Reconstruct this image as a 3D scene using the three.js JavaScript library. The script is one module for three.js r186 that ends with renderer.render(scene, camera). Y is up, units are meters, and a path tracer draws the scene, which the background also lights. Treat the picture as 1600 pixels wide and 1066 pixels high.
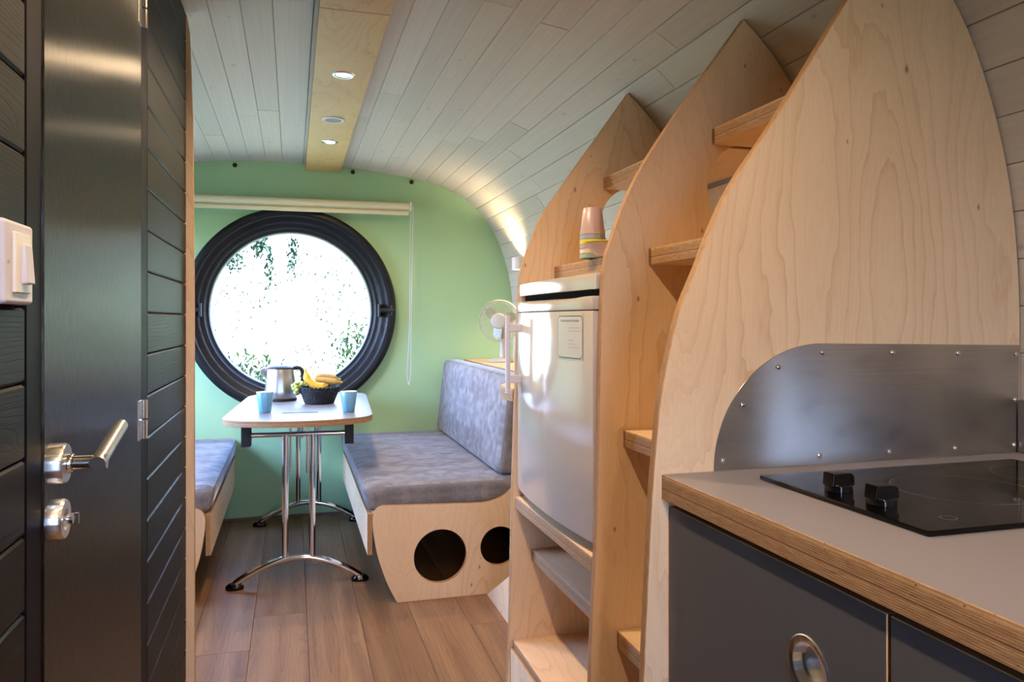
import * as THREE from 'three';
import { RoundedBoxGeometry } from 'three/addons/geometries/RoundedBoxGeometry.js';
import { mergeGeometries, toCreasedNormals } from 'three/addons/utils/BufferGeometryUtils.js';
import { createNoise2D } from 'simplex-noise';

// ------------------------------------------------------------------ camera, sky, sun, exposure
// Plan coordinates in this file: x to the right, y up, f forward (three's -z); the floor is y = 0.
const scene = new THREE.Scene();
const FOCAL = 1190, HORIZON = 500, YAW = Math.atan(343 / FOCAL);
const camera = new THREE.PerspectiveCamera(THREE.MathUtils.radToDeg(2 * Math.atan(533 / FOCAL)), 1600 / 1066, 0.02, 200);
camera.position.set(0, 1.15, 0);
camera.rotation.y = -YAW;
camera.setViewOffset(1600, 1066, 0, 533 - HORIZON, 1600, 1066);   // a shifted lens keeps the uprights upright

const renderer = new THREE.WebGLRenderer({ antialias: true });
renderer.toneMapping = THREE.LinearToneMapping;
renderer.toneMappingExposure = 1.0;
renderer.shadowMap.enabled = true;

const SKY = 26, SUN = 55, LED = 3.9, WALL_LAMP = 2.4;
{ // clear summer sky, paler towards the horizon
  const W = 128, H = 64, d = new Float32Array(W * H * 4);
  for (let j = 0; j < H; j++) for (let i = 0; i < W; i++) {
    const up = Math.max(0, Math.sin(((j + 0.5) / H - 0.5) * Math.PI)), k = Math.pow(1 - up, 2.2), o = (j * W + i) * 4;
    d[o] = SKY * (0.38 + 0.30 * k); d[o + 1] = SKY * (0.66 + 0.22 * k); d[o + 2] = SKY * (1.38 - 0.06 * k); d[o + 3] = 1;
  }
  const t = new THREE.DataTexture(d, W, H, THREE.RGBAFormat, THREE.FloatType);
  t.mapping = THREE.EquirectangularReflectionMapping; t.magFilter = THREE.LinearFilter; t.needsUpdate = true;
  scene.background = t;
}
const sun = new THREE.DirectionalLight(new THREE.Color(0.96, 0.96, 1), SUN);
sun.position.set(15, 13, 4); sun.target.position.set(0, 0, -4);
sun.castShadow = true; sun.shadow.mapSize.set(2048, 2048);
Object.assign(sun.shadow.camera, { left: -20, right: 20, top: 20, bottom: -20, near: 0.5, far: 60 });
scene.add(sun, sun.target);

// ------------------------------------------------------------------ helpers
let seed = 12345;
const rnd = () => { seed = (seed + 0x6d2b79f5) | 0; let t = Math.imul(seed ^ (seed >>> 15), 1 | seed); t = (t + Math.imul(t ^ (t >>> 7), 61 | t)) ^ t; return ((t ^ (t >>> 14)) >>> 0) / 4294967296; };
const rr = (a, b) => a + (b - a) * rnd();
const noise = createNoise2D(rnd);
const V = (x, y, f) => new THREE.Vector3(x, y, -f);
const used = new Map();
function numbered(n) { const k = used.get(n) ?? 0; used.set(n, k + 1); return k ? `${n}_${String(k).padStart(3, '0')}` : n; }
function mesh(name, geo, mat, parent = scene) {
  const m = new THREE.Mesh(geo, mat);
  m.name = parent === scene ? numbered(name) : pname(parent, name);
  m.castShadow = m.receiveShadow = true;
  parent.add(m); return m;
}
const partCount = new WeakMap();
function pname(parent, name) {   // parts of one thing are numbered inside it
  let c = partCount.get(parent); if (!c) partCount.set(parent, c = new Map());
  const k = c.get(name) ?? 0; c.set(name, k + 1); return k ? `${name}_${String(k).padStart(3, '0')}` : name;
}
function thing(name, label, category, x = 0, y = 0, f = 0, group) {
  const g = new THREE.Group(); g.name = numbered(name); g.position.set(x, y, -f);
  g.userData = { label, category }; if (group) g.userData.group = group;
  scene.add(g); return g;
}
function tag(o, label, category, group) { o.userData = { label, category }; if (group) o.userData.group = group; return o; }
function structure(name) { const g = new THREE.Group(); g.name = numbered(name); g.userData = { kind: 'structure' }; scene.add(g); return g; }
function partGroup(name, parent) { const g = new THREE.Group(); g.name = pname(parent, name); parent.add(g); return g; }

const plain = (g) => { const q = g.index ? g.toNonIndexed() : g; for (const k of Object.keys(q.attributes)) if (!['position', 'normal', 'uv'].includes(k)) q.deleteAttribute(k); return q; };
const join = (list) => mergeGeometries(list.map((g) => { const q = plain(g); q.clearGroups(); return q; }));
// uv in metres by the face's main direction; `grain` is the axis along which v runs
function boxUV(g, grain = 'y') {
  g = plain(g);
  const p = g.attributes.position, uv = new Float32Array(p.count * 2), a = new THREE.Vector3(), b = new THREE.Vector3(), c = new THREE.Vector3(), n = new THREE.Vector3();
  for (let i = 0; i < p.count; i += 3) {
    a.fromBufferAttribute(p, i); b.fromBufferAttribute(p, i + 1); c.fromBufferAttribute(p, i + 2);
    n.copy(b).sub(a).cross(c.clone().sub(a));
    const ax = Math.abs(n.x), ay = Math.abs(n.y), az = Math.abs(n.z), d = ax > ay && ax > az ? 'x' : ay > az ? 'y' : 'z';
    let [u, v] = ['x', 'y', 'z'].filter((k) => k !== d);
    if (u === grain) [u, v] = [v, u];
    [a, b, c].forEach((q, k) => { uv[(i + k) * 2] = q[u]; uv[(i + k) * 2 + 1] = q[v]; });
  }
  g.setAttribute('uv', new THREE.BufferAttribute(uv, 2));
  return g;
}
// box with chamfered edges; faces square to `ply` keep material 0, the others are edges (material 1)
function cbox(w, h, d, c = 0.0015, grain = 'y', ply = null) {
  const X = w / 2, Y = h / 2, Z = d / 2, tri = [], P = (s, k) => [s[0] * (X - (k === 0 ? 0 : c)), s[1] * (Y - (k === 1 ? 0 : c)), s[2] * (Z - (k === 2 ? 0 : c))];
  const add = (A, B, C, out) => { const u = [B[0] - A[0], B[1] - A[1], B[2] - A[2]], v = [C[0] - A[0], C[1] - A[1], C[2] - A[2]];
    const n = [u[1] * v[2] - u[2] * v[1], u[2] * v[0] - u[0] * v[2], u[0] * v[1] - u[1] * v[0]];
    tri.push(n[0] * out[0] + n[1] * out[1] + n[2] * out[2] > 0 ? [A, B, C] : [A, C, B]); };
  const S = [-1, 1];
  for (let k = 0; k < 3; k++) for (const s of S) {
    const [i, j] = [0, 1, 2].filter((q) => q !== k), o = [0, 0, 0]; o[k] = s;
    const q = (a, b) => { const e = [0, 0, 0]; e[k] = s; e[i] = a; e[j] = b; return P(e, k); };
    add(q(-1, -1), q(1, -1), q(1, 1), o); add(q(-1, -1), q(1, 1), q(-1, 1), o);
  }
  for (let k = 0; k < 3; k++) { const [i, j] = [0, 1, 2].filter((q) => q !== k);
    for (const a of S) for (const b of S) { const e0 = [0, 0, 0], e1 = [0, 0, 0]; e0[i] = e1[i] = a; e0[j] = e1[j] = b; e0[k] = -1; e1[k] = 1; const o = [0, 0, 0]; o[i] = a; o[j] = b;
      add(P(e0, i), P(e1, i), P(e1, j), o); add(P(e0, i), P(e1, j), P(e0, j), o); } }
  for (const a of S) for (const b of S) for (const e of S) { const s = [a, b, e]; add(P(s, 0), P(s, 1), P(s, 2), s); }
  const order = ply ? [tri.filter((t) => flat(t, ply)), tri.filter((t) => !flat(t, ply))] : [tri, []];
  const all = [...order[0], ...order[1]], pos = new Float32Array(all.length * 9);
  all.forEach((t, i) => t.forEach((p, k) => pos.set(p, i * 9 + k * 3)));
  let g = new THREE.BufferGeometry(); g.setAttribute('position', new THREE.BufferAttribute(pos, 3)); g.computeVertexNormals();
  g = boxUV(g, grain);
  if (ply) {
    g.addGroup(0, order[0].length * 3, 0); g.addGroup(order[0].length * 3, order[1].length * 3, 1);
    const uv = g.attributes.uv, p = g.attributes.position;   // edges: v runs across the plies
    for (let i = order[0].length * 3; i < p.count; i++) { const q = { x: p.getX(i), y: p.getY(i), z: p.getZ(i) }, t = q[ply], rest = ['x', 'y', 'z'].filter((k) => k !== ply); uv.setXY(i, q[rest[0]] + q[rest[1]], t + (ply === 'x' ? w : ply === 'y' ? h : d) / 2); }
  }
  return g;
}
function flat(t, axis) { const k = 'xyz'.indexOf(axis); return Math.abs(t[0][k] - t[1][k]) < 1e-7 && Math.abs(t[0][k] - t[2][k]) < 1e-7; }
const move = (g, x, y, f) => g.translate(x, y, -f);
// a flat board cut to an outline in the x-y plane, from depth f0 to f0 + t; caps material 0, edges material 1
function board(shape, f0, t, bevel = 0.0012, seg = 24) {
  let g = new THREE.ExtrudeGeometry(shape, { depth: t - 2 * bevel, bevelEnabled: bevel > 0, bevelThickness: bevel, bevelSize: bevel, bevelOffset: -bevel, bevelSegments: 1, curveSegments: seg });
  g.translate(0, 0, -(f0 + t) + bevel);
  const uv = g.attributes.uv, pos = g.attributes.position, grp = g.groups[1];
  for (let i = grp.start; i < grp.start + grp.count; i++) uv.setXY(i, pos.getX(i) + pos.getY(i), pos.getZ(i) + f0 + t);
  return toCreasedNormals(g, 0.45);
}
// the same lying flat: outline in (x, f), from height y0 to y0 + t
function slab(shape, y0, t, bevel = 0.0012, seg = 24) { const g = board(shape, 0, t, bevel, seg); g.translate(0, 0, t); g.rotateX(-Math.PI / 2); g.translate(0, y0, 0); return g; }
const lathe = (pts, seg = 40) => new THREE.LatheGeometry(pts.map(([r, y]) => new THREE.Vector2(r, y)), seg);
const tube = (pts, r, seg = 32, rad = 10, closed = false) => new THREE.TubeGeometry(new THREE.CatmullRomCurve3(pts, closed, 'centripetal'), seg, r, rad, closed);
function rod(a, b, r, seg = 16, r2 = r) { const d = b.clone().sub(a), g = new THREE.CylinderGeometry(r2, r, d.length(), seg); g.translate(0, d.length() / 2, 0); g.applyQuaternion(new THREE.Quaternion().setFromUnitVectors(new THREE.Vector3(0, 1, 0), d.clone().normalize())); g.translate(a.x, a.y, a.z); return g; }
// upholstery: a box with soft edges and a slightly crowned, uneven skin
function softBox(w, h, d, r, bulge = 0.006, n = [14, 6, 24]) {
  const g = new THREE.BoxGeometry(w, h, d, n[0], n[1], n[2]), p = g.attributes.position, v = new THREE.Vector3(), c = new THREE.Vector3(), spread = (t, half) => { const k = t / half; return half * Math.sign(k) * Math.pow(Math.abs(k), 0.8); };
  for (let i = 0; i < p.count; i++) {
    v.set(spread(p.getX(i), w / 2), spread(p.getY(i), h / 2), spread(p.getZ(i), d / 2));
    c.set(THREE.MathUtils.clamp(v.x, -w / 2 + r, w / 2 - r), THREE.MathUtils.clamp(v.y, -h / 2 + r, h / 2 - r), THREE.MathUtils.clamp(v.z, -d / 2 + r, d / 2 - r));
    const e = v.clone().sub(c); if (e.length() > 1e-6) v.copy(c).add(e.normalize().multiplyScalar(r));
    const m = (1 - (2 * v.x / w) ** 2) * (1 - (2 * v.z / d) ** 2), q = Math.abs(noise(v.x * 5 + 3, v.z * 5 - 7)) ;
    v.y += Math.sign(v.y) * (bulge * m + 0.002 * (q - 0.5) * m);
    p.setXYZ(i, v.x, v.y, v.z);
  }
  g.computeVertexNormals();
  const uv = g.attributes.uv, nn = g.attributes.normal;
  for (let i = 0; i < p.count; i++) { const ax = Math.abs(nn.getX(i)), ay = Math.abs(nn.getY(i)); if (ay > 0.6) uv.setXY(i, p.getX(i), p.getZ(i)); else if (ax > 0.6) uv.setXY(i, p.getZ(i), p.getY(i)); else uv.setXY(i, p.getX(i), p.getY(i)); }
  return g;
}

// ------------------------------------------------------------------ procedural textures
const S2 = (hex) => new THREE.Color(hex);
function paint(W, H, fn, srgb = true) {
  const d = new Uint8Array(W * H * 4);
  for (let y = 0; y < H; y++) for (let x = 0; x < W; x++) { const c = fn(x / W, y / H, x, y), o = (y * W + x) * 4; d[o] = THREE.MathUtils.clamp(c[0], 0, 255); d[o + 1] = THREE.MathUtils.clamp(c[1], 0, 255); d[o + 2] = THREE.MathUtils.clamp(c[2], 0, 255); d[o + 3] = 255; }
  const t = new THREE.DataTexture(d, W, H); t.magFilter = THREE.LinearFilter; t.minFilter = THREE.LinearFilter; t.wrapS = t.wrapT = THREE.MirroredRepeatWrapping;
  if (srgb) t.colorSpace = THREE.SRGBColorSpace;
  t.needsUpdate = true; return t;
}
const size = (t, w, h) => { t.repeat.set(1 / w, 1 / h); return t; };
const re = (t, w, h, ox = 0, oy = 0) => { const c = t.clone(); c.repeat.set(1 / w, 1 / h); c.offset.set(ox, oy); c.needsUpdate = true; return c; };
const mixc = (a, b, k) => [a[0] + (b[0] - a[0]) * k, a[1] + (b[1] - a[1]) * k, a[2] + (b[2] - a[2]) * k];
// rotary-cut birch: wandering cathedral lines over a pale ground, a few pin knots
const knots = Array.from({ length: 26 }, () => [rnd(), rnd() * 2, rr(0.0015, 0.004)]);
const birchTex = paint(1024, 2048, (u, v) => {
  const x = u * 1.05, y = v * 2.1;
  const big = noise(x * 2.1 + 5, y * 0.42) + 0.35 * noise(x * 4.6 + 40, y * 1.15) + 0.06 * noise(x * 16, y * 5) + 0.02 * noise(x * 60, y * 14);
  const r = big * 4.2 + x * 13, s = r - Math.floor(r), r2 = big * 13 + x * 41, s2 = r2 - Math.floor(r2);
  const fade = THREE.MathUtils.clamp(0.5 + 0.7 * noise(x * 2.4 + 90, y * 0.9 + 4), 0, 1);
  const line = Math.pow(s, 6) * (0.2 + 0.8 * fade) + Math.pow(s2, 3) * 0.28 * (1 - fade * 0.5);
  const fine = noise(x * 170, y * 7) * 0.5 + noise(x * 420, y * 20) * 0.4;
  const blotch = noise(x * 2.2 + 11, y * 1.3 + 8) * 0.6 + noise(x * 9 + 1, y * 3) * 0.3;
  let dk = 0; for (const [kx, ky, kr] of knots) { const q = Math.hypot(x - kx, (y - ky) * 0.5) / kr; if (q < 2.2) dk = Math.max(dk, Math.exp(-q * q * 1.4)); }
  return mixc(mixc([230, 199, 160], [188, 143, 102], THREE.MathUtils.clamp(0.08 + 0.42 * line + 0.07 * fine + 0.14 * blotch, 0, 1)), [96, 62, 40], dk * 0.7);
});
const plyTex = paint(512, 128, (u, v) => {   // 36 mm of edge: two boards glued together
  const y = v * 26, i = Math.floor(y), s = y - i, odd = i % 2;
  const streak = noise(u * 14 + i * 7.3, i * 3.1) * 0.5 + noise(u * 90, i * 5 + v * 40) * 0.35;
  const seam = Math.abs(v - 0.5) < 0.02 ? 0.9 : 0, outer = v < 0.03 || v > 0.97 ? -0.5 : 0, glue = s < 0.14 ? 0.45 : 0;
  const hole = noise(u * 26 + i * 11, i * 9.7) > 0.86 && odd ? 0.8 : 0;
  return mixc([206, 168, 122], [96, 62, 38], THREE.MathUtils.clamp(0.18 + (odd ? 0.34 : 0.05) + glue + seam + outer + streak * 0.28 + hole, 0, 1));
});
const pineTex = [0, 1, 2, 3].map((n) => { const kn = Array.from({ length: 4 }, () => [rnd(), rnd() * 2.4, rr(0.003, 0.008)]);
  return paint(128, 2048, (u, v) => {
    const x = u * 0.0925, y = v * 2.4; let warp = 0, dk = 0;
    for (const [kx, ky, kr] of kn) { const dx = (u - kx) * 0.0925, dy = (y - ky) * 0.5, q = Math.hypot(dx, dy) / kr; if (q < 5) { warp += Math.exp(-q * q * 0.18) * Math.sign(dx || 1) * 0.5; dk = Math.max(dk, Math.exp(-q * q * 0.9)); } }
    const g = noise(x * 60 + n * 17 + warp * 2, y * 0.9) * 0.6 + noise(x * 260 + n * 5 + warp * 6, y * 2.2) * 0.4;
    const fine = noise(x * 900, y * 14);
    return mixc(mixc([211, 203, 190], [187, 178, 164], 0.42 + 0.22 * g + 0.10 * fine), [140, 120, 104], dk * 0.45);
  }); });
const oakTex = [0, 1, 2].map((n) => paint(256, 2048, (u, v) => {
  const x = u * 0.197, y = v * 2.2, c = n === 1 ? 0.9 : 0.25;
  const w = noise(x * 8 + n * 30, y * 0.55) * (0.7 + c) + noise(x * 22 + n * 9, y * 1.3) * 0.22 + noise(x * 90, y * 6) * 0.05, r = (x * 34 + w * 1.8) * (1 + c * 0.5), s = r - Math.floor(r);
  const line = Math.pow(s, 3), pores = Math.max(0, noise(x * 700 + n, y * 14)) * 0.5 + noise(x * 240 + n * 4, y * 5) * 0.22, tone = noise(x * 12 + n * 71, y * 0.7) * 0.2;
  const crack = Math.abs(noise(x * 30 + n * 50, y * 1.4)) < 0.010 && noise(x * 8 + n * 3, y * 1.3) > 0.45 ? 0.7 : 0;
  return mixc([156, 117, 80], [87, 58, 37], THREE.MathUtils.clamp(0.26 + line * 0.26 + pores * 0.36 + tone + crack, 0, 1));
}));
const blackHeight = (n) => { const kn = Array.from({ length: 7 }, () => [rnd(), rnd() * 2, rr(0.004, 0.008)]); return (u, v) => {
  const x = u * 0.0895, y = v * 2; let warp = 0, k = 0;
  for (const [kx, ky, kr] of kn) { const dx = (u - kx) * 0.0895, dy = (y - ky) * 0.55, q = Math.hypot(dx, dy) / kr; if (q < 6) { warp += Math.exp(-q * q * 0.15) * 0.7; k = Math.max(k, Math.exp(-q * q)); } }
  const r = x * 130 + noise(x * 10 + n * 20, y * 1.2) * 1.6 + warp * 4, s = r - Math.floor(r);
  return [THREE.MathUtils.clamp(0.62 - 0.35 * Math.pow(s, 3) + 0.12 * noise(x * 700, y * 9) - 0.4 * k, 0, 1), k]; }; };
const blackMaps = [0, 1].map((n) => { const h = blackHeight(n); return [paint(128, 1024, (u, v) => { const [a, k] = h(u, v), t = 14 + 7 * a - 7 * k; return [t, t * 1.0, t * 0.95]; }), paint(128, 1024, (u, v) => { const t = h(u, v)[0] * 255; return [t, t, t]; }, false)]; });
const suedeTex = paint(512, 512, (u, v) => {
  const x = u * 8, y = v * 8, a = noise(x * 0.55 + noise(y, x) * 0.5, y * 0.9) * 0.5 + noise(x * 1.6 + 4, y * 2.4) * 0.3 + noise(x * 6, y * 7) * 0.16 + noise(x * 30, y * 30) * 0.1;
  return mixc([154, 151, 153], [97, 93, 95], 0.5 + 0.55 * a);
});
const brushTex = paint(512, 512, (u, v, X, Y) => { const a = 0.5 + 0.28 * noise(u * 210, v * 3) + 0.22 * noise(u * 480 + 9, v * 9); const t = a * 255; return [t, t, t]; }, false);
const steelTint = paint(512, 256, (u, v) => { const a = 188 + 10 * noise(u * 5 + 5, v * 0.7) + 5 * noise(u * 2, v * 120) - 22 * Math.max(0, noise(u * 7, v * 5) - 0.35); return [a, a * 0.985, a * 0.965]; });
const doorTint = paint(512, 512, (u, v) => { const a = 88 + 22 * noise(u * 110, v * 6) + 16 * noise(u * 230 + 9, v * 14); return [a, a, a * 0.97]; });
const wallTex = paint(256, 256, (u, v) => { const k = noise(u * 3, v * 3) * 0.5 + noise(u * 60, v * 60) * 0.35; return mixc([160, 194, 148], [154, 189, 143], 0.5 + 0.5 * k); });

// ------------------------------------------------------------------ materials
const std = (o) => new THREE.MeshPhysicalMaterial(o);
const birch = std({ map: re(birchTex, 1.05, 2.1, -0.44, 0.02), roughness: 0.5, specularIntensity: 0.6 });
const birchB = std({ map: re(birchTex, 1.05, 2.1, 0.37, 0.02), roughness: 0.5, specularIntensity: 0.6 });
const birchC = std({ map: re(birchTex, 1.05, 2.1, 0.6, 0.04), roughness: 0.5, specularIntensity: 0.6 });
const birchYellow = std({ map: re(birchTex, 1.05, 2.1, 0.2, 0.1), color: new THREE.Color(0.80, 0.74, 0.45), roughness: 0.55 });
const edge = std({ map: re(plyTex, 0.5, 0.036), roughness: 0.6 });
const edge1 = std({ map: re(plyTex, 0.5, 0.042), color: new THREE.Color(1.06, 1, 0.9), roughness: 0.6 });
const pine = pineTex.map((t, i) => std({ map: re(t, 0.0925, 2.4, 0.5, 0.1 + i * 0.2), roughness: 0.62, color: [new THREE.Color(1, 1, 1), new THREE.Color(0.95, 0.95, 0.95), new THREE.Color(0.98, 0.97, 0.95), new THREE.Color(0.91, 0.91, 0.9)][i] }));
const oak = oakTex.map((t, i) => std({ map: re(t, 0.197, 2.2, 0.5, 0.3 * i), roughness: 0.42, bumpMap: re(t, 0.197, 2.2, 0.5, 0.3 * i), bumpScale: 0.0006 }));
oak.push(std({ map: re(oakTex[0], 0.197, 2.2, 0.5, 0.55), color: new THREE.Color(0.86, 0.83, 0.8), roughness: 0.42 }), std({ map: re(oakTex[2], 0.197, 2.2, 0.5, 0.15), color: new THREE.Color(0.93, 0.92, 0.92), roughness: 0.45 }));
const blackPlank = blackMaps.map(([c, h], i) => std({ map: re(c, 0.0895, 2, 0.5, 0.3 * i), bumpMap: re(h, 0.0895, 2, 0.5, 0.3 * i), bumpScale: 0.0006, roughness: 0.5, specularIntensity: 0.28 }));
const green = std({ map: re(wallTex, 0.8, 0.8), roughness: 0.75 });
const darkSkin = std({ color: S2('#4a4338'), roughness: 0.9 });
const blackFrame = std({ color: S2('#0f1013'), roughness: 0.4, specularIntensity: 0.6 });
const navyFrame = std({ color: S2('#0a0c14'), roughness: 0.55, specularIntensity: 0.2 });
const doorBlack = std({ map: re(doorTint, 0.2, 0.3), metalness: 1, roughness: 0.32, anisotropy: 0.95, anisotropyRotation: 0, bumpMap: re(brushTex, 0.3, 0.3), bumpScale: 0.00002 });
const chrome = std({ color: new THREE.Color(0.78, 0.77, 0.76), metalness: 1, roughness: 0.12 });
const satin = std({ color: new THREE.Color(0.66, 0.65, 0.63), metalness: 1, roughness: 0.28 });
const steel = std({ map: re(steelTint, 0.8, 0.4), metalness: 1, roughness: 0.27, anisotropy: 0.9, anisotropyRotation: Math.PI / 2 });
const kettleSteel = std({ color: new THREE.Color(0.44, 0.41, 0.375), metalness: 1, roughness: 0.3, anisotropy: 0.6 });
const suede = std({ map: re(suedeTex, 1.0, 1.0), roughness: 0.95, specularIntensity: 0.2, sheen: 1, sheenRoughness: 0.45, sheenColor: new THREE.Color(0.7, 0.75, 0.85) });
const seam = std({ color: S2('#3d3a3d'), roughness: 0.9 });
const white = std({ color: S2('#e6e2df'), roughness: 0.35 });
const whitePlastic = std({ color: S2('#cdc9d4'), roughness: 0.4 });
const fridgeWhite = std({ color: S2('#c8bdb2'), roughness: 0.12, clearcoat: 0.6, clearcoatRoughness: 0.06 });
const darkGap = std({ color: S2('#0a0a0b'), roughness: 0.9, specularIntensity: 0.15 });
const counterTop = std({ color: S2('#84828a'), roughness: 0.45 });
const cabinetGrey = std({ color: S2('#505052'), roughness: 0.5 });
const hobGlass = std({ color: S2('#080808'), roughness: 0.04, ior: 1.45, specularIntensity: 0.75 });
const hobPrint = std({ color: S2('#5b5753'), roughness: 0.5 });
const blackGloss = std({ color: S2('#070707'), roughness: 0.18 });
const blackMatt = std({ color: S2('#131313'), roughness: 0.6 });
const tableLam = std({ color: S2('#7d8087'), roughness: 0.42, specularIntensity: 0.6 });
const cream = std({ color: S2('#d8cfa8'), roughness: 0.7 });
const cupBlue = std({ color: S2('#699fbb'), roughness: 0.25, clearcoat: 0.4 });
const cupInside = std({ color: S2('#e9ecec'), roughness: 0.3 });
const glass = std({ color: 0xffffff, transmission: 1, thickness: 0, roughness: 0, ior: 1.5 });
const glow = (r, g, b, k) => std({ color: 0x111111, emissive: new THREE.Color(r, g, b), emissiveIntensity: k });

// ------------------------------------------------------------------ barrel profile (inner face), measured from the photograph
const XC = -0.03, END = 4.63, REAR = -1.4;
const right = [[-0.03, 2.068], [0.069, 2.066], [0.36, 2.052], [0.512, 2.035], [0.689, 2.012], [0.784, 1.998], [0.87, 1.975], [0.951, 1.943], [1.033, 1.897], [1.104, 1.836], [1.166, 1.767], [1.218, 1.69], [1.258, 1.603], [1.292, 1.505], [1.317, 1.404], [1.334, 1.28], [1.341, 1.1], [1.336, 0.9], [1.31, 0.65], [1.26, 0.4], [1.19, 0.18], [1.12, 0.0]];
const curve = new THREE.CatmullRomCurve3([...right.slice(1).map(([x, y]) => new THREE.Vector3(2 * XC - x, y, 0)).reverse(), ...right.map(([x, y]) => new THREE.Vector3(x, y, 0))], false, 'centripetal');
curve.arcLengthDivisions = 800;
const ARC = curve.getLength(), at = (s) => curve.getPointAt(THREE.MathUtils.clamp(s / ARC, 0, 1));
const sOfX = (x) => { let a = ARC * 0.25, b = ARC * 0.75; for (let i = 0; i < 50; i++) { const m = (a + b) / 2; if (at(m).x < x) a = m; else b = m; } return (a + b) / 2; };
const profileX = (y) => { let a = ARC * 0.5, b = ARC; for (let i = 0; i < 50; i++) { const m = (a + b) / 2; if (at(m).y > y) a = m; else b = m; } return at((a + b) / 2).x; };

// ------------------------------------------------------------------ floor
{
  const floor = structure('floor');
  mesh('subfloor', cbox(2.6, 0.08, END - REAR + 0.2, 0.002), darkSkin, floor).position.set(XC, -0.056, -(END + REAR) / 2);
  const w = 0.197, geos = new Map(), gl = (L) => { const k = L.toFixed(2); if (!geos.has(k)) geos.set(k, cbox(w - 0.0012, 0.016, L - 0.0012, 0.0012, 'z')); return geos.get(k); };
  let n = 0;
  for (let x = -0.143 - 5 * w; x < 1.1; x += w) {
    let f = REAR; const start = [0.9, 1.5, 1.15, 1.75, 0.6][n % 5];
    for (let k = 0; f < END - 0.01; k++) {
      let L = k === 0 ? start : 1.8; if (f + L > END - 0.15) L = END - f;
      if (x + w > -0.36 || f + L > 2.3) mesh('plank', gl(Math.round(L * 100) / 100), oak[(n * 3 + k * 2 + (n >> 1)) % 5], floor).position.set(x + w / 2, -0.008, -(f + L / 2));
      f += L;
    }
    n++;
  }
}

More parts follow.
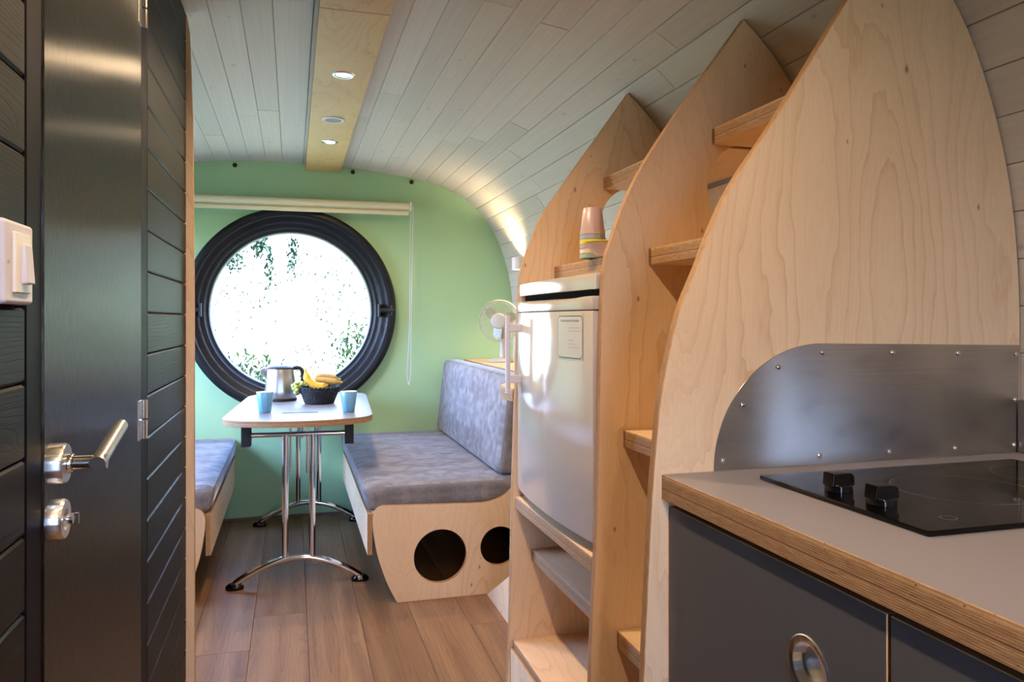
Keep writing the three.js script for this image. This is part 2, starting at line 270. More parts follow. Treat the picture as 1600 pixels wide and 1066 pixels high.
// ------------------------------------------------------------------ barrel: ceiling and side walls of boards
const ceiling = structure('ceiling'), wallRight = structure('wall_right'), wallLeft = structure('wall_left');
const LW = { f0: 2.7, f1: 4.45, y0: 0.82, y1: 1.62 };   // the window in the left side
{
  const pitch = 0.0905, geos = new Map(), gl = (L) => { const k = L.toFixed(2); if (!geos.has(k)) geos.set(k, cbox(pitch - 0.0008, 0.014, L - 0.0012, 0.0018, 'z')); return geos.get(k); };
  const starts = [];
  const sR = sOfX(0.332), sL = sOfX(-0.056);
  for (let s = sR - 3 * pitch; s < ARC - 0.35; s += pitch) starts.push(s);
  for (let s = sL; s > 0.35; s -= pitch) starts.push(s - pitch);
  let n = 0; const sN = sOfX(0.332) - 3 * pitch;
  { const a = at(sL), b = at(sN), m = a.clone().add(b).multiplyScalar(0.5), ang = Math.atan2(b.y - a.y, b.x - a.x), w = a.distanceTo(b); for (const [p, q] of [[REAR, 1.9], [1.9, END]]) { const g = mesh('plank', cbox(w - 0.0016, 0.014, q - p - 0.002, 0.0022, 'z'), pine[1], ceiling); g.position.set(m.x - Math.sin(ang) * 0.007, m.y + Math.cos(ang) * 0.007, -(p + q) / 2); g.rotation.z = ang; } }
  for (const s of starts) {
    const a = at(s), b = at(s + pitch), mid = a.clone().add(b).multiplyScalar(0.5), ang = Math.atan2(b.y - a.y, b.x - a.x);
    const isLeft = mid.y < 1.3 && mid.x < 0, parent = isLeft ? wallLeft : mid.y < 1.3 ? wallRight : ceiling;
    const r0 = mid.x < -0.34 ? 2.45 : REAR;
    let f = r0, k = 0; const first = [0.72, 1.63, 1.22, 2.05, 0.95, 1.4][(n * 5) % 6];
    const offs = r0 === REAR ? first + 0.3 : first * 0.6 + 0.3;
    while (f < END - 0.01) {
      let L = k === 0 ? offs : [1.5, 2.1, 1.8][(n + k) % 3]; if (f + L > END - 0.3) L = END - f;
      L = Math.round(L * 20) / 20; if (f + L > END - 0.04) L = END - f;
      let pieces = [[f, f + L]];
      if (isLeft && mid.y > LW.y0 - 0.05 && mid.y < LW.y1 + 0.05) pieces = [[f, Math.min(f + L, LW.f0)], [Math.max(f, LW.f1), f + L]].filter(([p, q]) => q - p > 0.03);
      if (mid.x < 0 && mid.y >= 1.3 && mid.y < LW.y1 + 0.05) pieces = [[f, Math.min(f + L, LW.f0)], [Math.max(f, LW.f1), f + L]].filter(([p, q]) => q - p > 0.03);
      for (const [p, q] of pieces) {
        const m = mesh('plank', gl(q - p), pine[(n * 7 + k * 3 + (n >> 2)) % 4], parent);
        const nx = -Math.sin(ang), ny = Math.cos(ang), lift = 0.007 + ((n * 13 + k * 7) % 5) * 0.0003;
        m.position.set(mid.x + nx * lift, mid.y + ny * lift, -(p + q) / 2); m.rotation.z = ang;
      }
      f += L; k++;
    }
    n++;
  }
  // the outer skin that carries the boards
  const step = 0.16, out = { l: [], r: [], c: [] };
  for (let s = 0; s < ARC - 0.001; s += step) {
    const a = at(s), b = at(Math.min(s + step, ARC)), mid = a.clone().add(b).multiplyScalar(0.5), ang = Math.atan2(b.y - a.y, b.x - a.x), nx = -Math.sin(ang), ny = Math.cos(ang);
    const cut = mid.x < 0 && b.y > LW.y0 + 0.04 && a.y < LW.y1 - 0.04;
    for (const [p, q] of cut ? [[REAR - 0.06, LW.f0], [LW.f1, END + 0.06]] : [[REAR - 0.06, END + 0.06]]) {
      const g = cbox(a.distanceTo(b) + 0.02, 0.06, q - p, 0.001, 'z'); g.rotateZ(ang); g.translate(mid.x + nx * 0.049, mid.y + ny * 0.049, -(p + q) / 2);
      (mid.y < 1.3 ? (mid.x < 0 ? out.l : out.r) : out.c).push(g);
    }
  }
  mesh('outer_skin', join(out.c), darkSkin, ceiling); mesh('outer_skin', join(out.l), darkSkin, wallLeft); mesh('outer_skin', join(out.r), darkSkin, wallRight);
}
// left window, behind the partition
{
  const w = structure('window_2'), xa = 2 * XC - profileX(LW.y0), xb = 2 * XC - profileX(LW.y1), dx = xb - xa, dy = LW.y1 - LW.y0, h = Math.hypot(dx, dy) + 0.14, L = LW.f1 - LW.f0 + 0.04;
  w.position.set((xa + xb) / 2 - 0.02, (LW.y0 + LW.y1) / 2, -(LW.f0 + LW.f1) / 2); w.rotation.z = -Math.atan2(dx, dy);
  mesh('frame', join([cbox(0.13, 0.09, L).translate(0, h / 2 - 0.03, 0), cbox(0.13, 0.09, L).translate(0, -h / 2 + 0.03, 0), cbox(0.13, h, 0.06).translate(0, 0, L / 2 - 0.02), cbox(0.13, h, 0.06).translate(0, 0, -L / 2 + 0.02)]), blackFrame, w);
  mesh('pane', cbox(0.006, h - 0.1, L - 0.06), glass, w);
}

// ------------------------------------------------------------------ end walls
const ring = (r, cx, cy) => { const p = new THREE.Path(); p.absarc(cx, cy, r, 0, Math.PI * 2, true); return p; };
function profileShape(inset = 0) { const sh = new THREE.Shape(), N = 90; for (let i = 0; i <= N; i++) { const p = at(ARC * i / N); const x = XC + (p.x - XC) * (1 - inset), y = i === 0 || i === N ? -0.02 : p.y - inset; i ? sh.lineTo(x, y) : sh.moveTo(x, y); } sh.closePath(); return sh; }
const WIN = { x: 0, y: 1.206 };
{
  const far = structure('wall_far'), sh = profileShape(-0.02); sh.holes.push(ring(0.57, WIN.x, WIN.y));
  mesh('panel', board(sh, END, 0.06, 0, 48), green, far);
  for (const [x, y] of [[-0.64, 2.012], [-0.317, 2.036], [0.346, 2.032], [0.697, 1.99]]) { const g = lathe([[0, 0.016], [0.008, 0.015], [0.0125, 0.009], [0.013, 0]], 14); g.rotateX(Math.PI / 2); mesh('bolt', move(g, x, y, END), blackMatt, far); }
  const bb = structure('baseboard_far'); mesh('strip', cbox(2.2, 0.014, 0.008, 0.002), std({ color: S2('#6f5a48'), roughness: 0.7 }), bb).position.set(XC, 0.0075, -(END - 0.007));

  const near = structure('wall_near'), sn = profileShape(-0.02), hole = new THREE.Path();
  hole.moveTo(-0.22, 0.7); hole.lineTo(-0.22, 1.7); hole.lineTo(0.36, 1.7); hole.lineTo(0.36, 0.7); hole.closePath(); sn.holes.push(hole);
  mesh('panel', board(sn, REAR - 0.06, 0.06, 0, 24), white, near);
  const d2 = structure('window_3');
  mesh('frame', join([cbox(0.58, 0.05, 0.05).translate(0.07, 1.675, 0), cbox(0.58, 0.05, 0.05).translate(0.07, 0.725, 0), cbox(0.05, 1.0, 0.05).translate(-0.195, 1.2, 0), cbox(0.05, 1.0, 0.05).translate(0.335, 1.2, 0)]), blackFrame, d2).position.z = -(REAR - 0.03);
  mesh('pane', cbox(0.5, 0.92, 0.006), glass, d2).position.set(0.07, 1.2, -(REAR - 0.03));
}
// porthole
{
  const w = structure('window_1');
  const prof = [[0.452, -0.07], [0.452, -0.012], [0.457, -0.004], [0.470, -0.002], [0.476, 0.004], [0.482, 0.012], [0.500, 0.014], [0.506, 0.018], [0.511, 0.030], [0.517, 0.034], [0.538, 0.036], [0.544, 0.040], [0.549, 0.052], [0.556, 0.056], [0.585, 0.055], [0.592, 0.050], [0.597, 0.040], [0.600, 0.001]];
  const g = lathe(prof, 120); g.rotateX(Math.PI / 2); mesh('frame', toCreasedNormals(move(g, WIN.x, WIN.y, END), 0.6), blackFrame, w);
  const back = lathe([[0.452, -0.07], [0.566, -0.07], [0.566, -0.001]], 90); back.rotateX(Math.PI / 2); mesh('rim', move(back, WIN.x, WIN.y, END), blackFrame, w);
  const p = new THREE.CylinderGeometry(0.455, 0.455, 0.008, 80); p.rotateX(Math.PI / 2); mesh('pane', move(p, WIN.x, WIN.y, END + 0.045), glass, w);
  for (const s of [-1, 1]) {   // pivots at mid height
    const piv = mesh('pivot', join([rod(V(WIN.x + s * 0.50, WIN.y, END - 0.055), V(WIN.x + s * 0.585, WIN.y, END - 0.06), 0.014, 14), cbox(0.012, 0.075, 0.05).translate(WIN.x + s * 0.497, WIN.y, -(END - 0.04)), rod(V(WIN.x + s * 0.572, WIN.y - 0.03, END - 0.062), V(WIN.x + s * 0.572, WIN.y + 0.03, END - 0.062), 0.008, 10)]), blackMatt, w);
  }
}

// ------------------------------------------------------------------ partition with the black boards and the door on the left
const PX = -0.301;
{
  const wall = structure('wall_partition'), H0 = 2.052;
  mesh('core', cbox(0.05, H0, 2.42 - REAR, 0.001), darkSkin, wall).position.set(PX - 0.012 - 0.0251, H0 / 2, -(2.42 + REAR) / 2);
  const ph = 0.0895, geos = new Map(), gl = (L, h) => { const k = L.toFixed(3) + h.toFixed(3); if (!geos.has(k)) geos.set(k, cbox(0.012, h - 0.002, L - 0.002, 0.003, 'z')); return geos.get(k); };
  let n = 0;
  for (let y = 1.523 - 17 * ph; y < H0 - 0.03; y += ph, n++) {
    const y0 = Math.max(0.002, y), y1 = Math.min(y + ph, H0);
    for (const [a, b] of [[REAR, 0.2], [0.2, 1.017], [1.796, 2.42]]) {
      const m = mesh('plank', gl(b - a, y1 - y0), blackPlank[(n + (a > 1 ? 1 : 0)) % 2], wall); m.position.set(PX - 0.006, (y0 + y1) / 2, -(a + b) / 2);
    }
  }
  const fr = structure('trim_1');   // door frame
  mesh('jamb', cbox(0.016, H0, 0.058, 0.002), navyFrame, fr).position.set(PX - 0.008, H0 / 2, -(1.017 + 0.031));
  mesh('jamb', cbox(0.016, H0, 0.076, 0.002), navyFrame, fr).position.set(PX - 0.008, H0 / 2, -(1.72 + 0.038));
  const d = structure('door_1'), dl = cbox(0.03, 2.0, 0.638, 0.002, 'y');
  mesh('leaf', dl, doorBlack, d).position.set(PX - 0.013, 1.005, -(1.0785 + 0.319));
  // lever handle
  const h = partGroup('handle', d), hx = PX + 0.002, hy = 0.965, hf = 1.104;
  const rose = lathe([[0, 0], [0.026, 0], [0.0262, 0.016], [0.0245, 0.0195], [0.0, 0.0195]], 40); rose.rotateZ(-Math.PI / 2); mesh('rose', toCreasedNormals(move(rose, hx, hy, hf), 0.6), satin, h);
  const collar = lathe([[0.0125, 0], [0.0125, 0.006], [0.0105, 0.008]], 24); collar.rotateZ(-Math.PI / 2);
  mesh('collar', move(collar, hx + 0.0195, hy, hf), chrome, h);
  mesh('neck', rod(V(hx + 0.019, hy, hf), V(hx + 0.066, hy, hf), 0.0096, 24), chrome, h);
  mesh('lever', join([rod(V(hx + 0.057, hy - 0.001, hf - 0.012), V(hx + 0.057, hy + 0.030, hf + 0.128), 0.0098, 24), new THREE.SphereGeometry(0.0098, 18, 12).translate(hx + 0.057, hy, -hf)]), satin, h);
  const k = partGroup('thumb_turn', d), kr = lathe([[0, 0], [0.026, 0], [0.0262, 0.015], [0.024, 0.0185], [0.014, 0.0185], [0.013, 0.014], [0, 0.014]], 40); kr.rotateZ(-Math.PI / 2);
  mesh('rose', toCreasedNormals(move(kr, hx, 0.893, hf), 0.6), satin, k);
  mesh('knob', join([rod(V(hx + 0.014, 0.893, hf), V(hx + 0.027, 0.893, hf), 0.007, 18), cbox(0.008, 0.016, 0.004, 0.001).translate(hx + 0.029, 0.893, -hf)]), chrome, k);
  for (const y of [0.946, 1.79, 0.2]) {
    const hg = partGroup('hinge', d);
    mesh('knuckle', join([rod(V(PX + 0.007, y - 0.040, 1.716), V(PX + 0.007, y - 0.002, 1.716), 0.0075, 16), rod(V(PX + 0.007, y + 0.002, 1.716), V(PX + 0.007, y + 0.040, 1.716), 0.0075, 16)]), chrome, hg);
    mesh('plate', cbox(0.003, 0.08, 0.03, 0.0005).translate(PX + 0.003, y, -1.694), satin, hg);
  }
  // plywood bulkhead that ends the partition
  const t = structure('trim_2'), sh = new THREE.Shape(); sh.moveTo(-0.36, 0); sh.lineTo(-0.277, 0); sh.lineTo(-0.279, 1.2); sh.lineTo(-0.283, 1.75); sh.lineTo(-0.292, 2.0); sh.lineTo(-0.30, 2.05); sh.lineTo(-0.36, 2.046); sh.closePath();
  mesh('board', board(sh, 2.421, 0.018), [birchB, edge1], t);
  // light switch
  const s = thing('light_switch', 'white plastic wall switch plate on the black boards left of the door', 'light switch', PX, 1.2125, 0.9605);
  const pg = new RoundedBoxGeometry(0.011, 0.091, 0.091, 4, 0.005); mesh('plate', pg, whitePlastic, s).position.x = 0.0058;
  mesh('surround', cbox(0.004, 0.066, 0.05, 0.001), white, s).position.x = 0.0128;
  const ro = mesh('rocker', new RoundedBoxGeometry(0.009, 0.044, 0.024, 3, 0.002), whitePlastic, s); ro.position.set(0.0155, -0.001, -0.006); ro.rotation.z = 0.07;
  for (const q of [-1, 1]) { const c = new THREE.CylinderGeometry(0.0022, 0.0022, 0.003, 12); c.rotateZ(Math.PI / 2); mesh('screw', c, satin, s).position.set(0.0105, 0, q * 0.036); }
}

// ------------------------------------------------------------------ lamp board under the ceiling, with its lamps
const LX = 0.172, LY = 2.026;
{
  const t = thing('ceiling_board', 'long yellowish plywood board under the ceiling carrying the lamps', 'board');
  for (const [a, b] of [[REAR + 0.01, 0.35], [0.352, 2.2], [2.202, END - 0.004]]) mesh('panel', cbox(0.2, 0.02, b - a, 0.0015, 'z', 'y').translate(LX, LY + 0.01, -(a + b) / 2), [birchYellow, edge1], t);
  mesh('batten', join([cbox(0.03, 0.028, END - REAR - 0.04).translate(LX - 0.07, LY + 0.034, -(END + REAR) / 2), cbox(0.03, 0.022, END - REAR - 0.04).translate(LX + 0.07, LY + 0.031, -(END + REAR) / 2)]), darkSkin, t);
  const names = { 2.78: 'lit round ceiling lamp nearer the camera, in front of the white disc', 3.84: 'lit round ceiling lamp near the green wall, beyond the white disc' };
  for (const f of [3.84, 2.78, 1.72, 0.66, -0.40]) {
    const d = thing('ceiling_lamp', names[f] ?? (f > 1 ? 'lit round ceiling lamp just above the top edge of the photo' : f > 0 ? 'lit round ceiling lamp above the kitchen worktop' : 'lit round ceiling lamp behind the camera'), 'ceiling lamp', LX + 0.003, LY, f);
    const b = lathe([[0.026, -0.001], [0.030, -0.005], [0.038, -0.005], [0.042, -0.0005]], 40); mesh('bezel', b, chrome, d);
    const l = lathe([[0, -0.004], [0.018, -0.0035], [0.026, -0.0015]], 32); mesh('lens', l, glow(1, 0.82, 0.58, 14), d);
    const s = new THREE.SpotLight(new THREE.Color(1, 0.71, 0.43), LED, 0, THREE.MathUtils.degToRad(82), 0.6, 2);
    s.position.set(0, -0.012, 0); s.target.position.set(0, -1, 0); s.castShadow = true; s.shadow.radius = 1.1; d.add(s, s.target);
  }
  const sp = thing('ceiling_disc', 'flat white ringed disc between the two lit ceiling lamps', 'vent', LX, LY, 3.41);
  mesh('ring', lathe([[0.036, -0.0005], [0.037, -0.006], [0.047, -0.006], [0.050, -0.0005]], 40), white, sp);
  mesh('face', lathe([[0, -0.004], [0.037, -0.004]], 32), std({ color: S2('#8f9296'), roughness: 0.7 }), sp);
}
// wall lamp shining up and down
{
  const y = 1.475, x = profileX(y), t = thing('wall_lamp', 'small white up-and-down wall lamp glowing on the curved boards', 'wall lamp', x - 0.052, y, 4.22);
  const s = new THREE.Shape(); s.absarc(0, 0, 0.032, 0, Math.PI * 2); s.holes.push(ring(0.026, 0, 0));
  const g = new THREE.ExtrudeGeometry(s, { depth: 0.07, bevelEnabled: false, curveSegments: 28 }); g.rotateX(-Math.PI / 2); g.translate(0, -0.035, 0); mesh('body', g, white, t);
  mesh('bracket', cbox(0.05, 0.03, 0.03).translate(0.042, 0, 0), white, t);
  for (const q of [1, -1]) {
    const c = new THREE.CylinderGeometry(0.0255, 0.0255, 0.004, 24); mesh('bulb', c.translate(0, q * 0.022, 0), glow(1, 0.85, 0.6, 16), t);
    const l = new THREE.SpotLight(new THREE.Color(1, 0.76, 0.45), WALL_LAMP * (q > 0 ? 1 : 0.45), 0, THREE.MathUtils.degToRad(62), 0.5, 2); l.position.set(0, q * 0.028, 0); l.target.position.set(0, q, 0); l.castShadow = true; l.shadow.radius = 1; t.add(l, l.target);
  }
}

// ------------------------------------------------------------------ plywood shelf unit on the right
const F3 = 1.13, F2 = 1.617, F1 = 2.265, PT = 0.018;
const front3 = [[0.530, 0], [0.535, 0.25], [0.548, 0.561], [0.562, 0.837], [0.570, 0.941], [0.579, 1.019], [0.592, 1.086], [0.614, 1.168], [0.644, 1.235], [0.679, 1.318], [0.721, 1.392], [0.793, 1.491], [0.943, 1.716]];
const front2 = [[0.638, 0], [0.651, 0.325], [0.656, 0.468], [0.668, 0.712], [0.680, 1.187], [0.689, 1.29], [0.700, 1.325], [0.729, 1.405], [0.774, 1.495], [0.838, 1.593], [0.930, 1.719]];
const front1 = [[0.636, 0], [0.645, 0.224], [0.653, 0.595], [0.662, 0.88], [0.674, 1.235], [0.690, 1.330], [0.719, 1.404], [0.747, 1.470], [0.827, 1.585], [0.93, 1.727]];
function panelShape(front) {
  const sh = new THREE.Shape(), pts = front.map(([x, y]) => new THREE.Vector2(x, y)), sp = new THREE.SplineCurve(pts), N = 60;
  for (let i = 0; i <= N; i++) { const p = sp.getPoint(i / N); i ? sh.lineTo(p.x, p.y) : sh.moveTo(p.x, p.y); }
  const [a, b] = [pts[pts.length - 2], pts[pts.length - 1]], d = b.clone().sub(a).normalize();   // straight on until the ceiling
  const off = 0.004, inner = (s) => { const p = at(s), q = at(Math.min(s + 0.01, ARC)), ang = Math.atan2(q.y - p.y, q.x - p.x); return new THREE.Vector2(p.x + Math.sin(ang) * off, p.y - Math.cos(ang) * off); };
  let s0 = sOfX(0.95); for (let s = s0; s < ARC; s += 0.004) { const p = inner(s), e = p.clone().sub(b); if (e.x * d.y - e.y * d.x > 0) { s0 = s; break; } }
  for (let s = s0; s < ARC - 0.01; s += 0.04) { const p = inner(s); sh.lineTo(p.x, p.y); }
  sh.lineTo(1.115, 0); sh.closePath(); return sh;
}
const unit = thing('shelf_unit', 'tall birch plywood shelf unit of curved fins reaching up to the ceiling', 'shelf');
{
  const s1 = panelShape(front1), s2 = panelShape(front2), s3 = panelShape(front3);
  for (const s of [s1, s2]) s.holes.push(ring(0.11, 1.06, 1.467));
  mesh('side_panel', board(s3, F3, PT), [birch, edge1], unit);
  mesh('side_panel', board(s2, F2, PT), [birchB, edge1], unit);
  mesh('side_panel', board(s1, F1, PT), [birchC, edge1], unit);
  const shelf = (x0, x1, y0, y1, f0, f1, m = birchB) => mesh('shelf', cbox(x1 - x0, y1 - y0, f1 - f0 - 0.001, 0.001, 'z', 'y').translate((x0 + x1) / 2, (y0 + y1) / 2, -(f0 + f1) / 2), [m, edge], unit);
  // steps between the two nearer fins
  for (const [x, y0, y1] of [[0.963, 1.569, 1.607], [0.797, 1.278, 1.317], [0.733, 0.858, 0.896], [0.717, 0.397, 0.436]]) shelf(x, profileX(y1) - 0.03, y0, y1, F3 + PT, F2, birchC);
  // shelves of the refrigerator bay
  const g0 = F2 + PT, g1 = F1;
  shelf(0.958, profileX(1.6) - 0.03, 1.568, 1.606, g0, g1);
  shelf(0.791, profileX(1.3) - 0.03, 1.281, 1.317, g0, g1);
  shelf(0.662, 1.25, 0.566, 0.604, g0, g1);
  shelf(0.716, 1.2, 0.40, 0.436, g0, g1);
  shelf(0.655, 1.1, 0.140, 0.158, g0, g1, birch);
  mesh('back_panel', cbox(0.012, 1.2, g1 - g0 - 0.002, 0.001, 'y').translate(1.09, 0.72, -(g0 + g1) / 2), birchB, unit);
  mesh('back_panel', cbox(0.012, 0.85, F2 - F3 - PT - 0.002, 0.001, 'y').translate(1.10, 0.43, -(F3 + PT + F2) / 2), birchB, unit);
  { const xa = profileX(1.325) - 0.012, xb = profileX(1.562) - 0.012, L = Math.hypot(xb - xa, 0.237), g = cbox(0.009, L, g1 - g0 - 0.002, 0.0006, 'y'); g.rotateZ(Math.atan2(xa - xb, 0.237)); mesh('back_panel', g.translate((xa + xb) / 2, 1.4435, -(g0 + g1) / 2), birchB, unit); }
  const kick = mesh('door', cbox(0.018, 0.128, g1 - g0 - 0.006, 0.001, 'y', 'x'), [birch, edge1], unit); kick.position.set(0.657, 0.072, -(g0 + g1) / 2);
  // little rounded flap shelf on the far side of the far fin
  const fl = new THREE.Shape(); fl.moveTo(0.66, 2.284); fl.lineTo(0.652, 2.36); fl.bezierCurveTo(0.652, 2.44, 0.68, 2.50, 0.74, 2.52); fl.lineTo(0.86, 2.53); fl.lineTo(0.86, 2.284); fl.closePath();
  mesh('shelf', slab(fl, 0.895, 0.04), [birch, edge], unit);
}

// ------------------------------------------------------------------ refrigerator
{
  const f0 = F2 + PT + 0.004, f1 = F1 - 0.006, fm = (f0 + f1) / 2, W = f1 - f0, x0 = 0.718, y0 = 0.622;
  const t = thing('refrigerator', 'small white refrigerator with bar handle standing between plywood fins', 'refrigerator', 0, 0, 0);
  mesh('body', cbox(0.32, 1.258 - y0, W - 0.004, 0.006).translate(x0 + 0.16, (1.258 + y0) / 2, -fm), white, t);
  // gently bowed door, cut in plan
  const bow = (xb, depth, inset) => { const s = new THREE.Shape(), N = 20; s.moveTo(x0 - 0.002, -(f0 + inset)); for (let i = 0; i <= N; i++) { const k = i / N * 2 - 1; s.lineTo(xb - depth * (1 - k * k), -(fm + k * (W / 2 - inset))); } s.lineTo(x0 - 0.002, -(f1 - inset)); s.closePath(); return s; };
  const upright = (s, ya, yb, bev) => { const g = new THREE.ExtrudeGeometry(s, { depth: yb - ya - 2 * bev, bevelEnabled: true, bevelSize: bev, bevelThickness: bev, bevelOffset: -bev, bevelSegments: 3 }); g.rotateX(Math.PI / 2); g.scale(1, -1, 1); const ix = g.attributes.position.array, nn = g.attributes.normal.array; for (let i = 0; i < ix.length; i += 9) for (let c = 0; c < 3; c++) { let q = ix[i + 3 + c]; ix[i + 3 + c] = ix[i + 6 + c]; ix[i + 6 + c] = q; } g.computeVertexNormals(); g.translate(0, ya + bev, 0); return toCreasedNormals(g, 0.5); };
  const door = mesh('door', upright(bow(0.668, 0.018, 0.003), y0 + 0.008, 1.172, 0.005), fridgeWhite, t);
  // top band of the door with its scooped finger grip
  { const a = bow(0.668, 0.018, 0.003); const g = upright(a, 1.1735, 1.206, 0.003); const p = g.attributes.position; for (let i = 0; i < p.count; i++) if (p.getY(i) > 1.195 && p.getX(i) < 0.68) { const k = (-p.getZ(i) - fm) / (W / 2); p.setY(i, p.getY(i) - 0.012 * Math.max(0, Math.cos((k - 0.05) * 1.75))); } g.computeVertexNormals(); mesh('door_top', toCreasedNormals(g, 0.5), fridgeWhite, t); }
  mesh('control_strip', upright(bow(0.676, 0.008, 0.002), 1.222, 1.260, 0.004), fridgeWhite, t);
  mesh('gap', cbox(0.03, 0.02, W - 0.03).translate(x0 - 0.014, 1.213, -fm), darkGap, t);
  // bar handle near the far edge
  const hf = f1 - 0.055, hx = 0.664 - 0.042, h = partGroup('handle', t);
  mesh('bar', rod(V(hx, 0.93, hf), V(hx, 1.165, hf), 0.0075, 18), whitePlastic, h);
  for (const y of [0.972, 1.126]) mesh('mount', cbox(0.046, 0.024, 0.012, 0.002).translate(hx + 0.023, y, -hf), whitePlastic, h);
  // printed card (its code is left out)
  const c = document.createElement('canvas'); c.width = 560; c.height = 420; const k = c.getContext('2d');
  k.fillStyle = '#c8bdb2'; k.fillRect(0, 0, 560, 420); k.strokeStyle = '#1d1a19'; k.lineWidth = 9; k.beginPath(); k.roundRect(10, 10, 540, 400, 50); k.stroke();
  k.fillStyle = '#1d1a19'; k.font = 'bold 32px sans-serif'; k.textAlign = 'center'; k.fillText('Accommodatie informatie', 280, 66);
  k.fillStyle = '#aaa19a'; for (const [y, w] of [[118, 250], [148, 265], [238, 110], [272, 150], [306, 200]]) k.fillRect(262, y, w, 9);
  const ct = new THREE.CanvasTexture(c); ct.colorSpace = THREE.SRGBColorSpace;
  const cg = new THREE.PlaneGeometry(0.150, 0.108, 16, 1), p = cg.attributes.position; cg.rotateY(-Math.PI / 2);
  const cf = f0 + 0.125; for (let i = 0; i < p.count; i++) { const f = cf - p.getZ(i), kk = (f - fm) / (W / 2 - 0.003); p.setXYZ(i, 0.668 - 0.018 * (1 - kk * kk) - 0.0012, p.getY(i) + 1.108, -f); }
  cg.computeVertexNormals(); tag(mesh('card', cg, std({ map: ct, roughness: 0.2 })), 'pale information card with a black rounded border stuck on the refrigerator door', 'card');
  for (const f of [f0 + 0.03, f1 - 0.03]) mesh('foot', new THREE.CylinderGeometry(0.014, 0.016, 0.018, 14).translate(x0 + 0.015, 0.613, -f), blackMatt, t);
}

// ------------------------------------------------------------------ plastic tumblers and bowls on the shelf above the refrigerator
{
  const base = 1.3175, cx = 0.788, cf = 1.94, H = 0.074;
  // each cup stands upside down over the next, showing only its rim
  const cols = [['#8fa99b', 'pale green plastic cup, lowest of the upside-down stack'], ['#d9bfa4', 'cream plastic cup, second from the bottom of the upside-down stack'], ['#a3979f', 'mauve grey plastic cup in the middle of the upside-down stack'], ['#d8c23a', 'yellow plastic cup under the blue-grey one in the stack'], ['#93a0b0', 'blue-grey plastic cup just under the pink one in the stack'], ['#bda09e', 'pink plastic cup on top of the upside-down stack']];
  cols.forEach(([c, label], i) => {
    const m = std({ color: S2(c), roughness: 0.35 }), y = base + i * 0.0128;
    const g = lathe([[0.0335, 0], [0.0345, 0.0006], [0.0343, 0.0112], [0.0333, 0.0122], [0.0255, H - 0.003], [0.0235, H], [0, H], [0, H - 0.002], [0.0235, H - 0.002], [0.0325, 0.004], [0.0335, 0]], 36);
    tag(mesh('cup', toCreasedNormals(g, 0.5), m), label, 'cup', 'stacked plastic cups').position.set(cx, y, -cf);
  });
  const bowl = [['#bda09e', 'pink plastic bowl beside the stacked cups'], ['#d9cf5a', 'yellow plastic bowl nested on the pink bowl']];
  bowl.forEach(([c, label], i) => { const m = std({ color: S2(c), roughness: 0.35 }), g = lathe([[0, 0], [0.026, 0], [0.030, 0.003], [0.052, 0.027], [0.054, 0.029], [0.052, 0.030], [0.0285, 0.006], [0.025, 0.003], [0, 0.003]], 40);
    tag(mesh('bowl', toCreasedNormals(g, 0.5), m), label, 'bowl', 'plastic bowls').position.set(0.787, base + i * 0.0065, -1.842); });
}

